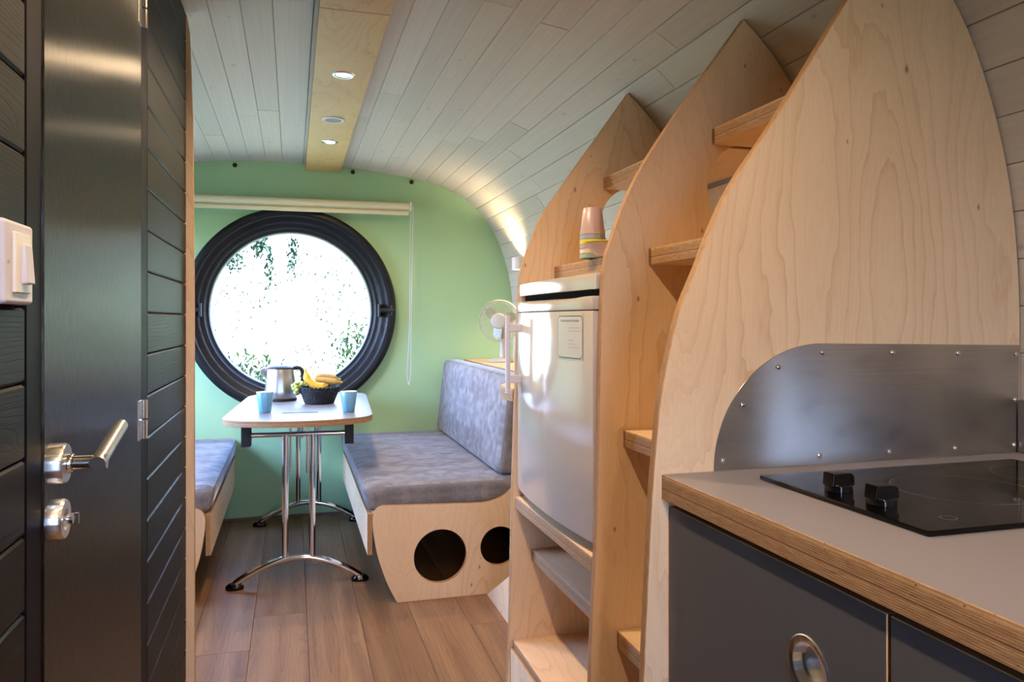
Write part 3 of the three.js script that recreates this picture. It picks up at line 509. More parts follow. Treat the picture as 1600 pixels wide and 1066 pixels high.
// ------------------------------------------------------------------ kitchen: cabinet, worktop, hob, splashback
{
  const CX = 0.580, K0 = -0.62, T0 = 0.857, T1 = 0.897;
  const wt = thing('worktop', 'grey laminate worktop with a thick plywood edge', 'worktop');
  const g = cbox(profileX(0.88) - 0.006 - CX, T1 - T0, F3 - K0 - 0.001, 0.001, 'z', 'y').translate((profileX(0.88) - 0.006 + CX) / 2, (T0 + T1) / 2, -(F3 + K0) / 2); mesh('board', g, [counterTop, edge], wt);
  const cab = thing('kitchen_cabinet', 'grey fronted kitchen cabinet under the worktop', 'cabinet');
  const xf = 0.592, d = 0.018;
  mesh('carcass', join([cbox(0.5, 0.8, 0.018).translate(0.875, 0.44, -(F3 - 0.012)), cbox(0.5, 0.8, 0.018).translate(0.875, 0.44, -0.648), cbox(0.5, 0.8, 0.018).translate(0.875, 0.44, -0.15), cbox(0.018, 0.8, F3 - K0 - 0.02).translate(1.11, 0.44, -(F3 + K0) / 2), cbox(0.5, 0.018, F3 - K0 - 0.02).translate(0.875, 0.05, -(F3 + K0) / 2), cbox(0.5, 0.018, F3 - K0 - 0.02).translate(0.875, 0.83, -(F3 + K0) / 2), cbox(0.04, 0.05, F3 - K0 - 0.02).translate(0.68, 0.025, -(F3 + K0) / 2)]), birchB, cab);
  const pulls = [[0.777, 0.735, 0.651, F3 - 0.004], [0.30, 0.735, 0.16, 0.646], [-0.20, 0.735, K0, 0.155]];
  for (const [pf, py, a, b] of pulls) {
    const sh = new THREE.Shape(); sh.moveTo(a, 0.06); sh.lineTo(b, 0.06); sh.lineTo(b, 0.845); sh.lineTo(a, 0.845); sh.closePath(); sh.holes.push(ring(0.0305, pf, py));
    const dg = board(sh, 0, d, 0.0008, 36); dg.rotateY(Math.PI / 2);   // outline's x becomes f
    const m = mesh('door', dg, [cabinetGrey, edge1], cab); m.position.set(xf + d, 0, 0);
    const pl = lathe([[0.0365, 0.001], [0.0372, -0.001], [0.036, -0.0022], [0.030, -0.0026], [0.0275, -0.001], [0.0268, 0.012], [0.024, 0.0145], [0, 0.0145]], 48); pl.rotateZ(-Math.PI / 2);
    mesh('pull', toCreasedNormals(pl.translate(xf - m.position.x, py, -pf), 0.7), satin, m);
  }
  // hob
  const h = thing('hob', 'black glass two-zone hob set in the grey worktop', 'hob', 0.968, T1, 0.884);
  const hs = new THREE.Shape(), a = 0.258, b = 0.168, r = 0.006; hs.moveTo(-a + r, -b); hs.lineTo(a - r, -b); hs.quadraticCurveTo(a, -b, a, -b + r); hs.lineTo(a, b - r); hs.quadraticCurveTo(a, b, a - r, b); hs.lineTo(-a + r, b); hs.quadraticCurveTo(-a, b, -a, b - r); hs.lineTo(-a, -b + r); hs.quadraticCurveTo(-a, -b, -a + r, -b);
  mesh('plate', slab(hs, 0.0003, 0.0065, 0.0015), hobGlass, h);
  const zone = (x, f, rr0) => { const g = new THREE.RingGeometry(rr0 - 0.0012, rr0, 72); g.rotateX(-Math.PI / 2); return g.translate(x, 0.0071, -f); };
  mesh('zone_marking', zone(-0.028, 0.0, 0.098), hobPrint, h); mesh('zone_marking', zone(-0.185, -0.125, 0.010), hobPrint, h); mesh('zone_marking', zone(0.18, 0.05, 0.07), hobPrint, h);
  for (const f of [0.918, 0.835]) {
    const k = partGroup('knob', h); k.position.set(0.751 - 0.968, 0.0069, -(f - 0.884));
    mesh('base', toCreasedNormals(lathe([[0, 0], [0.019, 0], [0.0195, 0.003], [0.0185, 0.010], [0.017, 0.012], [0, 0.012]], 32), 0.6), blackGloss, k);
    const gs = new THREE.Shape(); gs.moveTo(-0.0178, 0); gs.lineTo(0.0178, 0); gs.lineTo(0.0172, 0.010); gs.quadraticCurveTo(0.015, 0.016, 0.008, 0.016); gs.lineTo(-0.016, 0.016); gs.closePath();
    const gg = new THREE.ExtrudeGeometry(gs, { depth: 0.020, bevelEnabled: true, bevelSize: 0.001, bevelThickness: 0.001, bevelSegments: 2 }); gg.translate(0, 0.0115, -0.010); mesh('grip', gg, blackGloss, k);
    mesh('mark', cbox(0.0015, 0.003, 0.004, 0.0002).translate(0.0195, 0.006, 0.004), std({ color: S2('#3f6fb0'), roughness: 0.4 }), k);
  }
  // splashback
  const s = thing('splashback', 'brushed steel splashback with a rounded corner screwed to the plywood', 'splashback');
  const sp = new THREE.Shape(); sp.moveTo(0.676, T1 + 0.0005); for (let i = 1; i <= 40; i++) { const a = i / 40 * Math.PI / 2; sp.lineTo(0.886 - 0.21 * Math.cos(a), T1 + 0.0005 + 0.2115 * Math.sin(a)); }
  sp.lineTo(1.333, 1.102); sp.lineTo(1.329, T1 + 0.0005); sp.closePath();
  mesh('plate', board(sp, F3 - 0.0022, 0.0018, 0.0003), steel, s);
  mesh('side_plate', cbox(0.002, 0.1, 0.8, 0.0004).translate(1.327, T1 + 0.051, -(F3 - 0.404)), steel, s);
  const scr = lathe([[0.0048, 0], [0.0046, 0.0012], [0.003, 0.0026], [0, 0.003]], 16); scr.rotateX(Math.PI / 2);
  for (const [x, y] of [[0.889, 1.093], [1.038, 1.091], [1.186, 1.088], [0.80, 1.069], [0.730, 1.006], [0.693, 0.914], [0.883, 0.913], [1.031, 0.913], [1.179, 0.912], [1.319, 0.912], [1.322, 0.998], [1.324, 1.085]]) mesh('screw', scr, chrome, s).position.set(x, y, -(F3 - 0.0022));
}

// ------------------------------------------------------------------ benches and cushions
{
  const bench = (name, label, f0, mirror) => {
    const t = thing(name, label, 'bench'), X = (x) => mirror ? -0.026 - x : x;
    const sh = new THREE.Shape(), o = [[0.408, 0], [0.367, 0.085], [0.331, 0.192], [0.313, 0.289], [0.309, 0.344], [0.315, 0.372], [0.329, 0.390], [0.352, 0.399]];
    const sp = new THREE.SplineCurve(o.map(([x, y]) => new THREE.Vector2(x, y))); sh.moveTo(X(0.408), 0); for (const p of sp.getPoints(36)) sh.lineTo(X(p.x), p.y);
    const up = new THREE.SplineCurve([[0.700, 0.386], [0.776, 0.385], [0.841, 0.400], [0.888, 0.432], [0.93, 0.48]].map(([x, y]) => new THREE.Vector2(x, y)));
    for (const p of up.getPoints(20)) sh.lineTo(X(p.x), p.y);
    const wx = (y) => mirror ? 2 * XC - profileX(y) + 0.006 : profileX(y) - 0.006;
    for (const y of [0.48, 0.36, 0.24, 0.12, 0.0]) sh.lineTo(wx(y), y); sh.closePath();
    for (const [x, y, r] of [[0.5865, 0.176, 0.1115], [0.838, 0.197, 0.083]]) sh.holes.push(ring(r, X(x), y));
    mesh('end_panel', board(sh, f0, 0.018), [birchC, edge1], t);
    const L = END - 0.004 - f0 - 0.018, fm = f0 + 0.018 + L / 2;
    mesh('front_board', cbox(0.02, 0.165, L + 0.012, 0.001, 'z', 'x').translate(X(0.299), 0.285, -(fm - 0.006)), [birchB, edge1], t);
    mesh('seat_board', cbox(0.62, 0.015, L, 0.001, 'z', 'y').translate(X(0.62), 0.360, -fm), [birchB, edge1], t);
    mesh('inner_wall', cbox(0.02, 0.35, L, 0.001, 'z').translate(X(0.47), 0.176, -fm), blackMatt, t);
    mesh('back_box', cbox(0.02, 0.35, L, 0.001, 'z').translate(X(1.1), 0.176, -fm), blackMatt, t);
    return t;
  };
  bench('bench', 'birch plywood bench with two round holes in its end panel', 3.10, false);
  bench('bench', 'plywood bench on the left, half hidden behind the black partition', 3.27, true);
  const cushion = (label, f0, mirror) => {
    const L = END - 0.008 - f0, w = 0.68, t = thing('seat_cushion', label, 'cushion', mirror ? -0.026 - 0.6125 : 0.6125, 0.3685, f0 + L / 2);
    const g = softBox(w, 0.108, L, 0.03, 0.005, [18, 8, 40]); g.translate(0, 0.0548, 0); const p = g.attributes.position; for (let i = 0; i < p.count; i++) { const k = (mirror ? 1 : -1) * p.getX(i) / (w / 2); if (k > 0.5) p.setX(i, p.getX(i) - (mirror ? 1 : -1) * 0.02 * (1 - p.getY(i) / 0.11) * (k - 0.5) * 2); }
    g.computeVertexNormals(); mesh('cover', g, suede, t);
    mesh('piping', tube([V(-w / 2 + 0.03, 0.012, -L / 2 - 0.001), V(w / 2 - 0.03, 0.012, -L / 2 - 0.001)].map((v) => v.setZ(L / 2 - 0.005)), 0.002, 4, 6), seam, t);
  };
  cushion('grey suede seat cushion on the bench with round holes', 3.12, false);
  cushion('grey suede seat cushion on the left bench behind the partition', 3.29, true);
  const L = END - 0.012 - 3.15, bc = thing('back_cushion', 'grey suede backrest cushion leaning on the curved wall', 'cushion', 0.9, 0.4835, 3.15 + L / 2);
  const g = softBox(0.115, 0.425, L, 0.03, 0, [8, 16, 40]); const p = g.attributes.position; for (let i = 0; i < p.count; i++) { const y = p.getY(i), m = (1 - (y / 0.22) ** 2) * (1 - (2 * p.getZ(i) / L) ** 2); p.setX(i, p.getX(i) + Math.sign(p.getX(i)) * 0.006 * m + (y + 0.2125) * 0.115); p.setY(i, y + 0.2125); }
  g.computeVertexNormals(); mesh('cover', g, suede, bc);
  const ld = thing('ledge', 'plywood ledge behind the backrest carrying the fan', 'ledge'), f0 = 3.13, f1 = END - 0.004, xw = profileX(0.9) - 0.006;
  mesh('top', cbox(xw - 1.022, 0.018, f1 - f0, 0.001, 'z', 'y').translate((xw + 1.022) / 2, 0.897, -(f0 + f1) / 2), [birchB, edge1], ld);
  mesh('riser', cbox(0.018, 0.40, f1 - f0, 0.001, 'z').translate(1.036, 0.688, -(f0 + f1) / 2), birchB, ld);
  // loose plywood board standing beside the bench
  const lb = new THREE.Shape(); lb.moveTo(3.092, 0.001); lb.lineTo(2.60, 0.27); lb.lineTo(2.60, 0.001); lb.closePath();
  const bg = board(lb, 0, 0.018); bg.rotateY(Math.PI / 2); bg.scale(1, 1, 1);
  const m = tag(mesh('plywood_wedge', bg, [birch, edge1]), 'pale plywood wedge standing on the floor beside the bench end', 'board'); m.position.set(0.80, 0, 0); m.scale.set(1, 1, 1); m.rotation.y = 0;
}

// ------------------------------------------------------------------ fan on the ledge
{
  const t = thing('desk_fan', 'white desk fan on the ledge behind the backrest', 'fan', 1.16, 0.9065, 4.25), hy = 0.237, q = new THREE.Quaternion().setFromUnitVectors(new THREE.Vector3(0, 1, 0), new THREE.Vector3(-0.45, 0, 0.9).normalize());
  const fanM = std({ color: S2('#b4afa2'), roughness: 0.4 });
  mesh('base', toCreasedNormals(lathe([[0, 0], [0.072, 0], [0.075, 0.006], [0.066, 0.016], [0.03, 0.026], [0, 0.028]], 36), 0.6), fanM, t);
  mesh('stem', rod(new THREE.Vector3(0.02, 0.02, -0.03), new THREE.Vector3(0.02, hy - 0.02, -0.04), 0.022, 20, 0.014), fanM, t);
  const head = new THREE.Vector3(-0.012, hy, 0.005), put = (g) => { g.applyQuaternion(q); return g.translate(head.x, head.y, head.z); };
  mesh('motor', put(lathe([[0, -0.085], [0.03, -0.08], [0.042, -0.05], [0.045, -0.02], [0, -0.02]], 28)), fanM, t);
  mesh('hub', put(lathe([[0, 0.044], [0.036, 0.042], [0.044, 0.036], [0.045, 0.02], [0, 0.018]], 28)), fanM, t);
  const bladeM = std({ color: S2('#c9cdbf'), transmission: 0.75, thickness: 0, roughness: 0.25 });
  const wires = [];
  for (const [r, y] of [[0.12, 0], [0.12, -0.012], [0.118, 0.014], [0.105, 0.028]]) { const g = new THREE.TorusGeometry(r, r > 0.119 ? 0.003 : 0.0012, 6, 48); g.rotateX(Math.PI / 2); g.translate(0, y, 0); wires.push(g); }
  for (const s of [1, -1]) for (let i = 0; i < 44; i++) { const a = i / 44 * Math.PI * 2, P = (r, y) => new THREE.Vector3(Math.cos(a) * r, s * y, Math.sin(a) * r); wires.push(tube([P(0.032, 0.036), P(0.075, 0.036), P(0.108, 0.026), P(0.12, 0.002)], 0.0008, 8, 4)); }
  mesh('grille', put(join(wires)), fanM, t);
  for (let k = 0; k < 3; k++) { const s = new THREE.Shape(); s.moveTo(0.02, -0.012); s.bezierCurveTo(0.05, -0.05, 0.1, -0.045, 0.104, -0.01); s.bezierCurveTo(0.1, 0.02, 0.05, 0.03, 0.02, 0.012); s.closePath();
    const g = new THREE.ExtrudeGeometry(s, { depth: 0.0015, bevelEnabled: false, curveSegments: 10 }); g.rotateX(-Math.PI / 2 + 0.35); g.rotateY(k * Math.PI * 2 / 3); mesh('blade', put(g), bladeM, t); }
}

// ------------------------------------------------------------------ table and what stands on it
{
  const TX = 0.055, TF = 3.93, T = 0.73, turn = -0.06;
  const t = thing('table', 'folding table with a rounded pale top and chrome arched legs', 'table', TX, 0, TF); t.rotation.y = turn;
  const hw = 0.318, sh = new THREE.Shape();   // local: x across, y = forward
  sh.moveTo(0, -0.648); sh.bezierCurveTo(0.13, -0.645, 0.235, -0.605, 0.282, -0.555); sh.bezierCurveTo(0.315, -0.515, hw, -0.48, hw, -0.42); sh.lineTo(hw, 0.42); sh.bezierCurveTo(hw, 0.56, 0.26, 0.60, 0.12, 0.62); sh.lineTo(-0.12, 0.62); sh.bezierCurveTo(-0.26, 0.60, -hw, 0.56, -hw, 0.42); sh.lineTo(-hw, -0.42); sh.bezierCurveTo(-hw, -0.48, -0.315, -0.515, -0.282, -0.555); sh.bezierCurveTo(-0.235, -0.605, -0.13, -0.645, 0, -0.648);
  mesh('top', slab(sh, T - 0.027, 0.027, 0.0015, 16), [tableLam, edge], t);
  mesh('slot', cbox(0.155, 0.0012, 0.011, 0.0002).translate(0.0, T + 0.0004, 0.355), darkGap, t);
  for (const [f, near] of [[-0.5, true], [0.52, false]]) {
    const l = partGroup('leg', t), z = -f, P = (x, y) => new THREE.Vector3(x, y, z);
    for (const x of [-0.055, 0.058]) mesh('upright', rod(P(x, 0.122, z), P(x, 0.652), 0.0135, 20), chrome, l);
    mesh('crossbar', rod(P(-0.205, 0.655), P(0.205, 0.655), 0.0105, 16), chrome, l);
    const arc = [], N = 24; for (let i = 0; i <= N; i++) { const k = i / N * 2 - 1; arc.push(P(k * 0.262, 0.121 - 0.098 * Math.pow(Math.abs(k), 1.9))); }
    mesh('arch', tube(arc, 0.0145, 40, 14), chrome, l);
    for (const s of [-1, 1]) {
      const fg = toCreasedNormals(lathe([[0, 0], [0.026, 0], [0.029, 0.006], [0.027, 0.016], [0.018, 0.026], [0, 0.028]], 24), 0.7); fg.scale(1.35, 1, 0.85); mesh('foot', fg.translate(s * 0.262, 0.0005, z), blackGloss, l);
      mesh('bracket', cbox(0.038, 0.094, 0.05, 0.002).translate(s * 0.215, T - 0.027 - 0.047, z), blackMatt, l);
    }
    for (const x of [-0.033, 0.036]) mesh('stay', tube([P(x, 0.70), P(x, 0.55), P(x, 0.50), new THREE.Vector3(x * 0.75 + (x > 0 ? 0.01 : -0.01), 0.485, z)], 0.005, 16, 8), chrome, l);
  }
  // mugs
  const mug = (label, x, f) => { const m = thing('mug', label, 'mug', x, T + 0.0015, f, 'blue mugs');
    mesh('body', toCreasedNormals(lathe([[0, 0], [0.0255, 0], [0.027, 0.002], [0.0335, 0.05], [0.0375, 0.092], [0.0372, 0.093]], 44), 0.6), cupBlue, m);
    mesh('lining', toCreasedNormals(lathe([[0.0372, 0.093], [0.0358, 0.0935], [0.035, 0.092], [0.031, 0.05], [0.0245, 0.005], [0, 0.004]], 44), 0.6), cupInside, m); };
  mug('light blue mug on the table in front of the kettle', -0.120, 3.62);
  mug('light blue mug on the table at the bench with round holes', 0.246, 3.545);
  // kettle
  const k = thing('kettle', 'brushed steel electric kettle with a black handle', 'kettle', -0.060, T + 0.0015, 4.15);
  mesh('base', toCreasedNormals(lathe([[0, 0], [0.082, 0], [0.084, 0.004], [0.083, 0.012], [0, 0.014]], 44), 0.6), blackMatt, k);
  mesh('body', toCreasedNormals(lathe([[0.079, 0.012], [0.081, 0.016], [0.079, 0.05], [0.073, 0.11], [0.066, 0.16], [0.064, 0.166]], 56), 0.6), kettleSteel, k);
  mesh('lid', toCreasedNormals(lathe([[0.066, 0.164], [0.066, 0.170], [0.058, 0.176], [0.02, 0.181], [0, 0.181]], 40), 0.6), blackMatt, k);
  { const s = new THREE.Shape(); s.moveTo(-0.060, 0.100); s.quadraticCurveTo(-0.078, 0.135, -0.094, 0.158); s.lineTo(-0.085, 0.165); s.lineTo(-0.055, 0.164); s.closePath(); const g = new THREE.ExtrudeGeometry(s, { depth: 0.026, bevelEnabled: true, bevelSize: 0.006, bevelThickness: 0.006, bevelSegments: 3 }); g.translate(0, 0, -0.013); mesh('spout', toCreasedNormals(g, 0.7), kettleSteel, k); }
  mesh('handle', join([tube([[0.058, 0.163], [0.085, 0.168], [0.104, 0.160], [0.112, 0.13], [0.108, 0.08], [0.095, 0.04], [0.076, 0.03]].map(([x, y]) => new THREE.Vector3(x, y, 0)), 0.0105, 40, 12)]), blackMatt, k);
  // woven basket: stakes and rounds of cane
  const b = thing('fruit_basket', 'black woven basket holding the fruit', 'basket', 0.130, T + 0.0015, 3.95);
  const rounds = [], stakes = [], R = (y) => 0.068 + 0.030 * y / 0.078, ST = 32;
  for (let j = 0; j < 13; j++) { const y = 0.005 + j * 0.0058, pts = []; for (let i = 0; i < ST * 2; i++) { const a = i / (ST * 2) * Math.PI * 2, r = R(y) + 0.0022 * (((i >> 1) + j) % 2 ? 1 : -1) * (i % 2 ? 0.6 : 1); pts.push(new THREE.Vector3(Math.cos(a) * r, y, Math.sin(a) * r)); } rounds.push(tube(pts, 0.0031, ST * 4, 5, true)); }
  for (let i = 0; i < ST; i++) { const a = (i + 0.5) / ST * Math.PI * 2; stakes.push(rod(new THREE.Vector3(Math.cos(a) * R(0), 0.001, Math.sin(a) * R(0)), new THREE.Vector3(Math.cos(a) * R(0.08), 0.08, Math.sin(a) * R(0.08)), 0.0024, 5)); }
  mesh('weave', join(rounds), blackMatt, b); mesh('stakes', join(stakes), blackMatt, b);
  const rim = []; for (let i = 0; i < 96; i++) { const a = i / 96 * Math.PI * 2; rim.push(new THREE.Vector3(Math.cos(a) * (0.099 + 0.002 * Math.sin(a * 32)), 0.080 + 0.0025 * Math.cos(a * 32), Math.sin(a) * (0.099 + 0.002 * Math.sin(a * 32)))); }
  mesh('rim', tube(rim, 0.0045, 192, 6, true), blackMatt, b);
  mesh('bottom', lathe([[0, 0.003], [0.068, 0.003], [0.068, 0.0], [0, 0.0]], 32), blackMatt, b);
  // bananas
  const banana = (label, pts, r, hue) => {
    const c = new THREE.CatmullRomCurve3(pts.map(([x, y, f]) => V(x, y, f)), false, 'centripetal'), N = 40, M = 12, fr = c.computeFrenetFrames(N), pos = [], col = [], idx = [];
    for (let i = 0; i <= N; i++) { const k = i / N, p = c.getPointAt(k), taper = k < 0.1 ? 0.28 + k * 1.2 : k < 0.25 ? 0.40 + (k - 0.1) * 4 : k > 0.86 ? Math.max(0.22, 1 - (k - 0.86) * 5.6) : 1;
      for (let j = 0; j <= M; j++) { const a = j / M * Math.PI * 2, q = r * taper * (1 + 0.05 * Math.cos(a * 5)); const v = p.clone().addScaledVector(fr.normals[i], Math.cos(a) * q).addScaledVector(fr.binormals[i], Math.sin(a) * q); pos.push(v.x, v.y, v.z);
        const g = k < 0.14 ? 1 - k / 0.14 : k > 0.93 ? (k - 0.93) / 0.07 : 0, s = Math.max(0, noise(k * 9 + hue * 9, a * 1.4) - 0.5) * 1.1, tip = k > 0.975 || k < 0.02 ? 0.8 : 0;
        const y0 = [0.78 - hue * 0.44, 0.46 - hue * 0.20, 0.04 + hue * 0.07], cc = mixc(mixc(y0, [0.42, 0.45, 0.07], g * 0.7), [0.06, 0.035, 0.015], Math.min(1, s + tip)); col.push(...cc); } }
    for (let i = 0; i < N; i++) for (let j = 0; j < M; j++) { const a0 = i * (M + 1) + j, b0 = a0 + M + 1; idx.push(a0, b0, a0 + 1, b0, b0 + 1, a0 + 1); }
    const last = pos.length / 3; for (const [i, o] of [[0, 1], [N, -1]]) { const p = c.getPointAt(i / N), n = pos.length / 3; pos.push(p.x, p.y, p.z); col.push(0.06, 0.04, 0.02); for (let j = 0; j < M; j++) { const a0 = i * (M + 1) + j; o > 0 ? idx.push(n, a0, a0 + 1) : idx.push(n, a0 + 1, a0); } }
    const g = new THREE.BufferGeometry(); g.setAttribute('position', new THREE.Float32BufferAttribute(pos, 3)); g.setAttribute('color', new THREE.Float32BufferAttribute(col, 3)); g.setIndex(idx); g.computeVertexNormals();
    tag(mesh('banana', g, std({ vertexColors: true, roughness: 0.45 })), label, 'banana', 'bananas in the basket');
  };
  banana('yellow banana standing upright at the left of the basket', [[0.062, 0.908, 3.93], [0.064, 0.888, 3.93], [0.072, 0.855, 3.93], [0.094, 0.830, 3.925], [0.130, 0.818, 3.92], [0.172, 0.822, 3.915]], 0.0185, 0);
  banana('greenish banana lying across the basket front', [[0.245, 0.834, 3.965], [0.228, 0.833, 3.963], [0.19, 0.838, 3.962], [0.15, 0.843, 3.962], [0.118, 0.842, 3.965], [0.095, 0.834, 3.968]], 0.017, 0.55);
  banana('dull banana lying across the back of the basket', [[0.240, 0.843, 4.0], [0.222, 0.845, 4.0], [0.19, 0.855, 3.999], [0.155, 0.861, 3.999], [0.12, 0.856, 4.0], [0.10, 0.846, 4.002]], 0.017, 0.75);
  // grapes hanging over the rim: one bunch of many berries
  const gr = thing('grapes', 'bunch of green grapes hanging over the basket rim', 'grapes', 0, 0, 0), gm = std({ color: new THREE.Color(0.46, 0.56, 0.13), roughness: 0.22, transmission: 0.0, clearcoat: 0.3 }), gg = new THREE.SphereGeometry(0.0098, 18, 14);
  const spots = [[0.020, 0.832], [0.034, 0.836], [0.008, 0.822], [0.024, 0.818], [0.040, 0.822], [0.012, 0.808], [0.028, 0.804], [0.020, 0.790], [0.033, 0.792], [0.052, 0.836], [0.066, 0.832]];
  spots.forEach(([x, y], i) => { const m = mesh('berry', gg, gm, gr); m.position.copy(V(x - 0.006, y, 3.925 + ((i * 7) % 3) * 0.008 - (i > 8 ? 0.01 : 0))); m.scale.set(1, 1.08, 1); });
  mesh('stalk', tube([V(0.07, 0.84, 3.94), V(0.045, 0.838, 3.935), V(0.022, 0.825, 3.935), V(0.018, 0.80, 3.935)], 0.0018, 16, 6), std({ color: S2('#6b6a35'), roughness: 0.8 }), gr);
}

// ------------------------------------------------------------------ roller blind
{
  const t = thing('roller_blind', 'rolled up cream roller blind above the round window', 'blind', 0, 0, 0), f = END - 0.088;
  mesh('roll', rod(V(-0.675, 1.826, f), V(0.668, 1.826, f), 0.0215, 28), cream, t);
  mesh('hem_bar', cbox(1.34, 0.024, 0.012, 0.004, 'x').translate(-0.003, 1.785, -(f - 0.002)), cream, t);
  mesh('fabric', cbox(1.34, 0.03, 0.0012, 0.0003, 'x').translate(-0.003, 1.807, -(f + 0.006)), cream, t);
  for (const x of [-0.683, 0.677]) mesh('bracket', cbox(0.012, 0.052, 0.106, 0.004).translate(x, 1.826, -(f + 0.032)), white, t);
  const bead = new THREE.IcosahedronGeometry(0.0034, 1), list = []; const chain = new THREE.CatmullRomCurve3([V(0.692, 1.826, f - 0.012), V(0.688, 1.5, f + 0.004), V(0.682, 1.1, f + 0.004), V(0.676, 0.80, f + 0.004), V(0.668, 0.765, f + 0.004), V(0.660, 0.80, f + 0.006), V(0.672, 1.1, f + 0.006), V(0.676, 1.5, f + 0.008), V(0.681, 1.826, f + 0.014)], false, 'centripetal');
  for (let i = 0; i <= 260; i++) { const p = chain.getPointAt(i / 260); list.push(bead.clone().translate(p.x, p.y, p.z)); }
  list.push(new THREE.TubeGeometry(chain, 80, 0.0009, 4));
  mesh('chain', join(list), whitePlastic, t);
  mesh('joiner', lathe([[0, 0], [0.006, 0.002], [0.006, 0.016], [0, 0.018]], 12).translate(0.669, 0.757, -(f + 0.004)), whitePlastic, t);
}

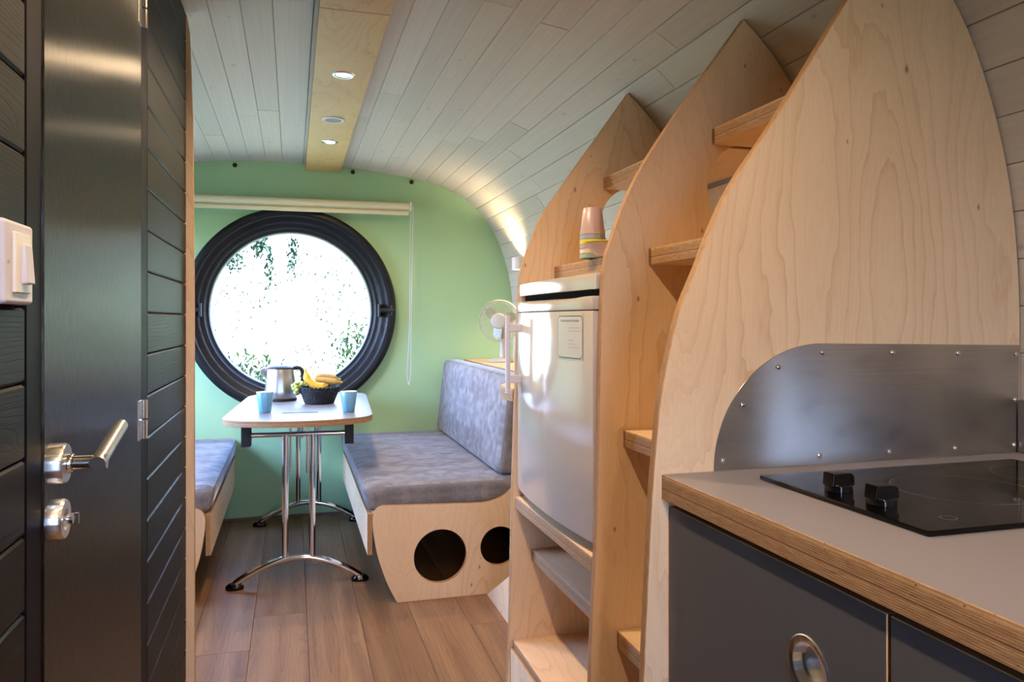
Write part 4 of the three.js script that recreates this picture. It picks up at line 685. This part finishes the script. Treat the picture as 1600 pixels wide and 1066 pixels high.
// ------------------------------------------------------------------ outdoors: sunlit slope, shrubs and trees beyond the window
{
  const hill = (x, f) => f < 6 ? -0.45 : -0.45 + (f - 6) * 0.24 + 0.25 * noise(x * 0.2, f * 0.2);
  const g = new THREE.PlaneGeometry(90, 90, 90, 90); g.rotateX(-Math.PI / 2); const p = g.attributes.position; for (let i = 0; i < p.count; i++) { const f = -p.getZ(i); p.setY(i, hill(p.getX(i), f)); } g.computeVertexNormals();
  const gm = mesh('ground', g, std({ color: new THREE.Color(0.165, 0.175, 0.095), roughness: 1 })); gm.userData.kind = 'structure';
  const leafShape = (() => { const s = new THREE.Shape(); s.moveTo(0, -0.5); s.quadraticCurveTo(0.42, 0, 0, 0.5); s.quadraticCurveTo(-0.42, 0, 0, -0.5); return new THREE.ShapeGeometry(s, 2); })();
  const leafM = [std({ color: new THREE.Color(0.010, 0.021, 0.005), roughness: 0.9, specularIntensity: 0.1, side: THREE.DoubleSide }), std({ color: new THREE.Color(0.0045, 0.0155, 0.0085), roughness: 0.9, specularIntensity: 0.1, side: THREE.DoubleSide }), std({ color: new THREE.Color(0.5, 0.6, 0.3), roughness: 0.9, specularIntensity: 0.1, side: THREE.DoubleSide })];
  const bark = std({ color: new THREE.Color(0.34, 0.31, 0.25), roughness: 0.95 });
  const clump = (n, rx, ry, size, y0) => { const im = []; for (let i = 0; i < n; i++) { const a = rr(0, 6.283), u = rr(-1, 1), k = Math.pow(rnd(), 0.4), s = Math.sqrt(1 - u * u); const m = new THREE.Matrix4().compose(new THREE.Vector3(Math.cos(a) * s * rx * k, y0 + u * ry * k, Math.sin(a) * s * rx * k), new THREE.Quaternion().setFromEuler(new THREE.Euler(rr(-1.2, 1.2), rr(0, 6.28), rr(-1, 1))), new THREE.Vector3(size * rr(0.6, 1.2), size * rr(0.8, 1.4), 1)); im.push(m); } return im; };
  const plant = (name, label, cat, group, x, f, sets, trunk) => {
    const t = thing(name, label, cat, x, hill(x, f) - 0.03, f, group);
    for (const [leaves, mat] of sets) { const im = new THREE.InstancedMesh(leafShape, mat, leaves.length); leaves.forEach((m, i) => im.setMatrixAt(i, m)); im.name = pname(t, 'foliage'); im.userData.kind = 'stuff'; im.castShadow = im.receiveShadow = true; t.add(im); }
    mesh('trunk', trunk, bark, t);
  };
  const shifted = (list, dx, dy) => { const k = new THREE.Matrix4().makeTranslation(dx, dy, 0); return list.map((m) => m.premultiply(k)); };
  const stems = (s) => join([0, 1, 2].map((k) => rod(new THREE.Vector3(0, 0, 0), new THREE.Vector3(Math.cos(k * 2.1) * s * 0.4, s * 0.9, Math.sin(k * 2.1) * s * 0.4), 0.012, 6, 0.005)));
  // green shrubs near the window, pale ones in full sun behind them
  for (const [x, f, s, n, label] of [[-0.46, 8.2, 0.46, 700, 'green leafy shrub outside, low behind the kettle'], [0.90, 8.6, 0.50, 700, 'green leafy shrub outside at the side of the roller blind chain'], [-1.0, 8.8, 0.45, 260, 'sparse green shrub outside beside the black partition']])
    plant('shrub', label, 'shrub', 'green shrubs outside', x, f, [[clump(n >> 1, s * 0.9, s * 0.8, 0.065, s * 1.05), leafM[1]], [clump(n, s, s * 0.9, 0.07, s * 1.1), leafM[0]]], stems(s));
  for (const [x, f, s] of [[1.15, 10, 0.8], [-1.5, 10.5, 0.8], [0.2, 9.8, 0.7], [2.1, 11, 0.9], [-0.5, 11.5, 0.8]])
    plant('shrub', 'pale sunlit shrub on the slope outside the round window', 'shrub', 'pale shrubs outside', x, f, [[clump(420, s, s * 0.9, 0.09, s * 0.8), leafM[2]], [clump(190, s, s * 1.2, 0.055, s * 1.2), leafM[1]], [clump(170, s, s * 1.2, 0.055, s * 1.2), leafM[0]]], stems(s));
  // slender trees; dark shaded leaves hang low on them
  for (const [x, f, h, low, label] of [[-0.62, 12, 6, [[0.10, 1.45, 0.17, 0.30, 260], [-0.22, 1.15, 0.2, 0.2, 90], [0.28, 1.0, 0.07, 0.4, 90]], 'slender tree outside with dark leaves at the upper edge of the window'], [0.55, 12.5, 6.5, [[0.02, 1.55, 0.3, 0.14, 190], [0.42, 1.40, 0.25, 0.2, 110], [-0.55, 1.0, 0.1, 0.4, 80]], 'slender tree outside, its leaves just under the roller blind'], [1.9, 15, 7, [[-0.2, 1.2, 0.4, 0.5, 160]], 'slender tree outside beyond the window ring on the bench side']])
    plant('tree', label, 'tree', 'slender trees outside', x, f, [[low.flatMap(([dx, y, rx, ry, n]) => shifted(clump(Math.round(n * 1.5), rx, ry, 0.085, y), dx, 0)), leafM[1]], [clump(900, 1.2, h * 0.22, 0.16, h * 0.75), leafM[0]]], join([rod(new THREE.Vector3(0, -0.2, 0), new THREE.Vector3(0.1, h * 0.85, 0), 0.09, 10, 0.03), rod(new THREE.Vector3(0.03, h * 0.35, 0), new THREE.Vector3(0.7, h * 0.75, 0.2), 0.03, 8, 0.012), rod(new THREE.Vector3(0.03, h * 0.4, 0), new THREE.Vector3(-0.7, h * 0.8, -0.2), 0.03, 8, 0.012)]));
}
renderer.render(scene, camera);
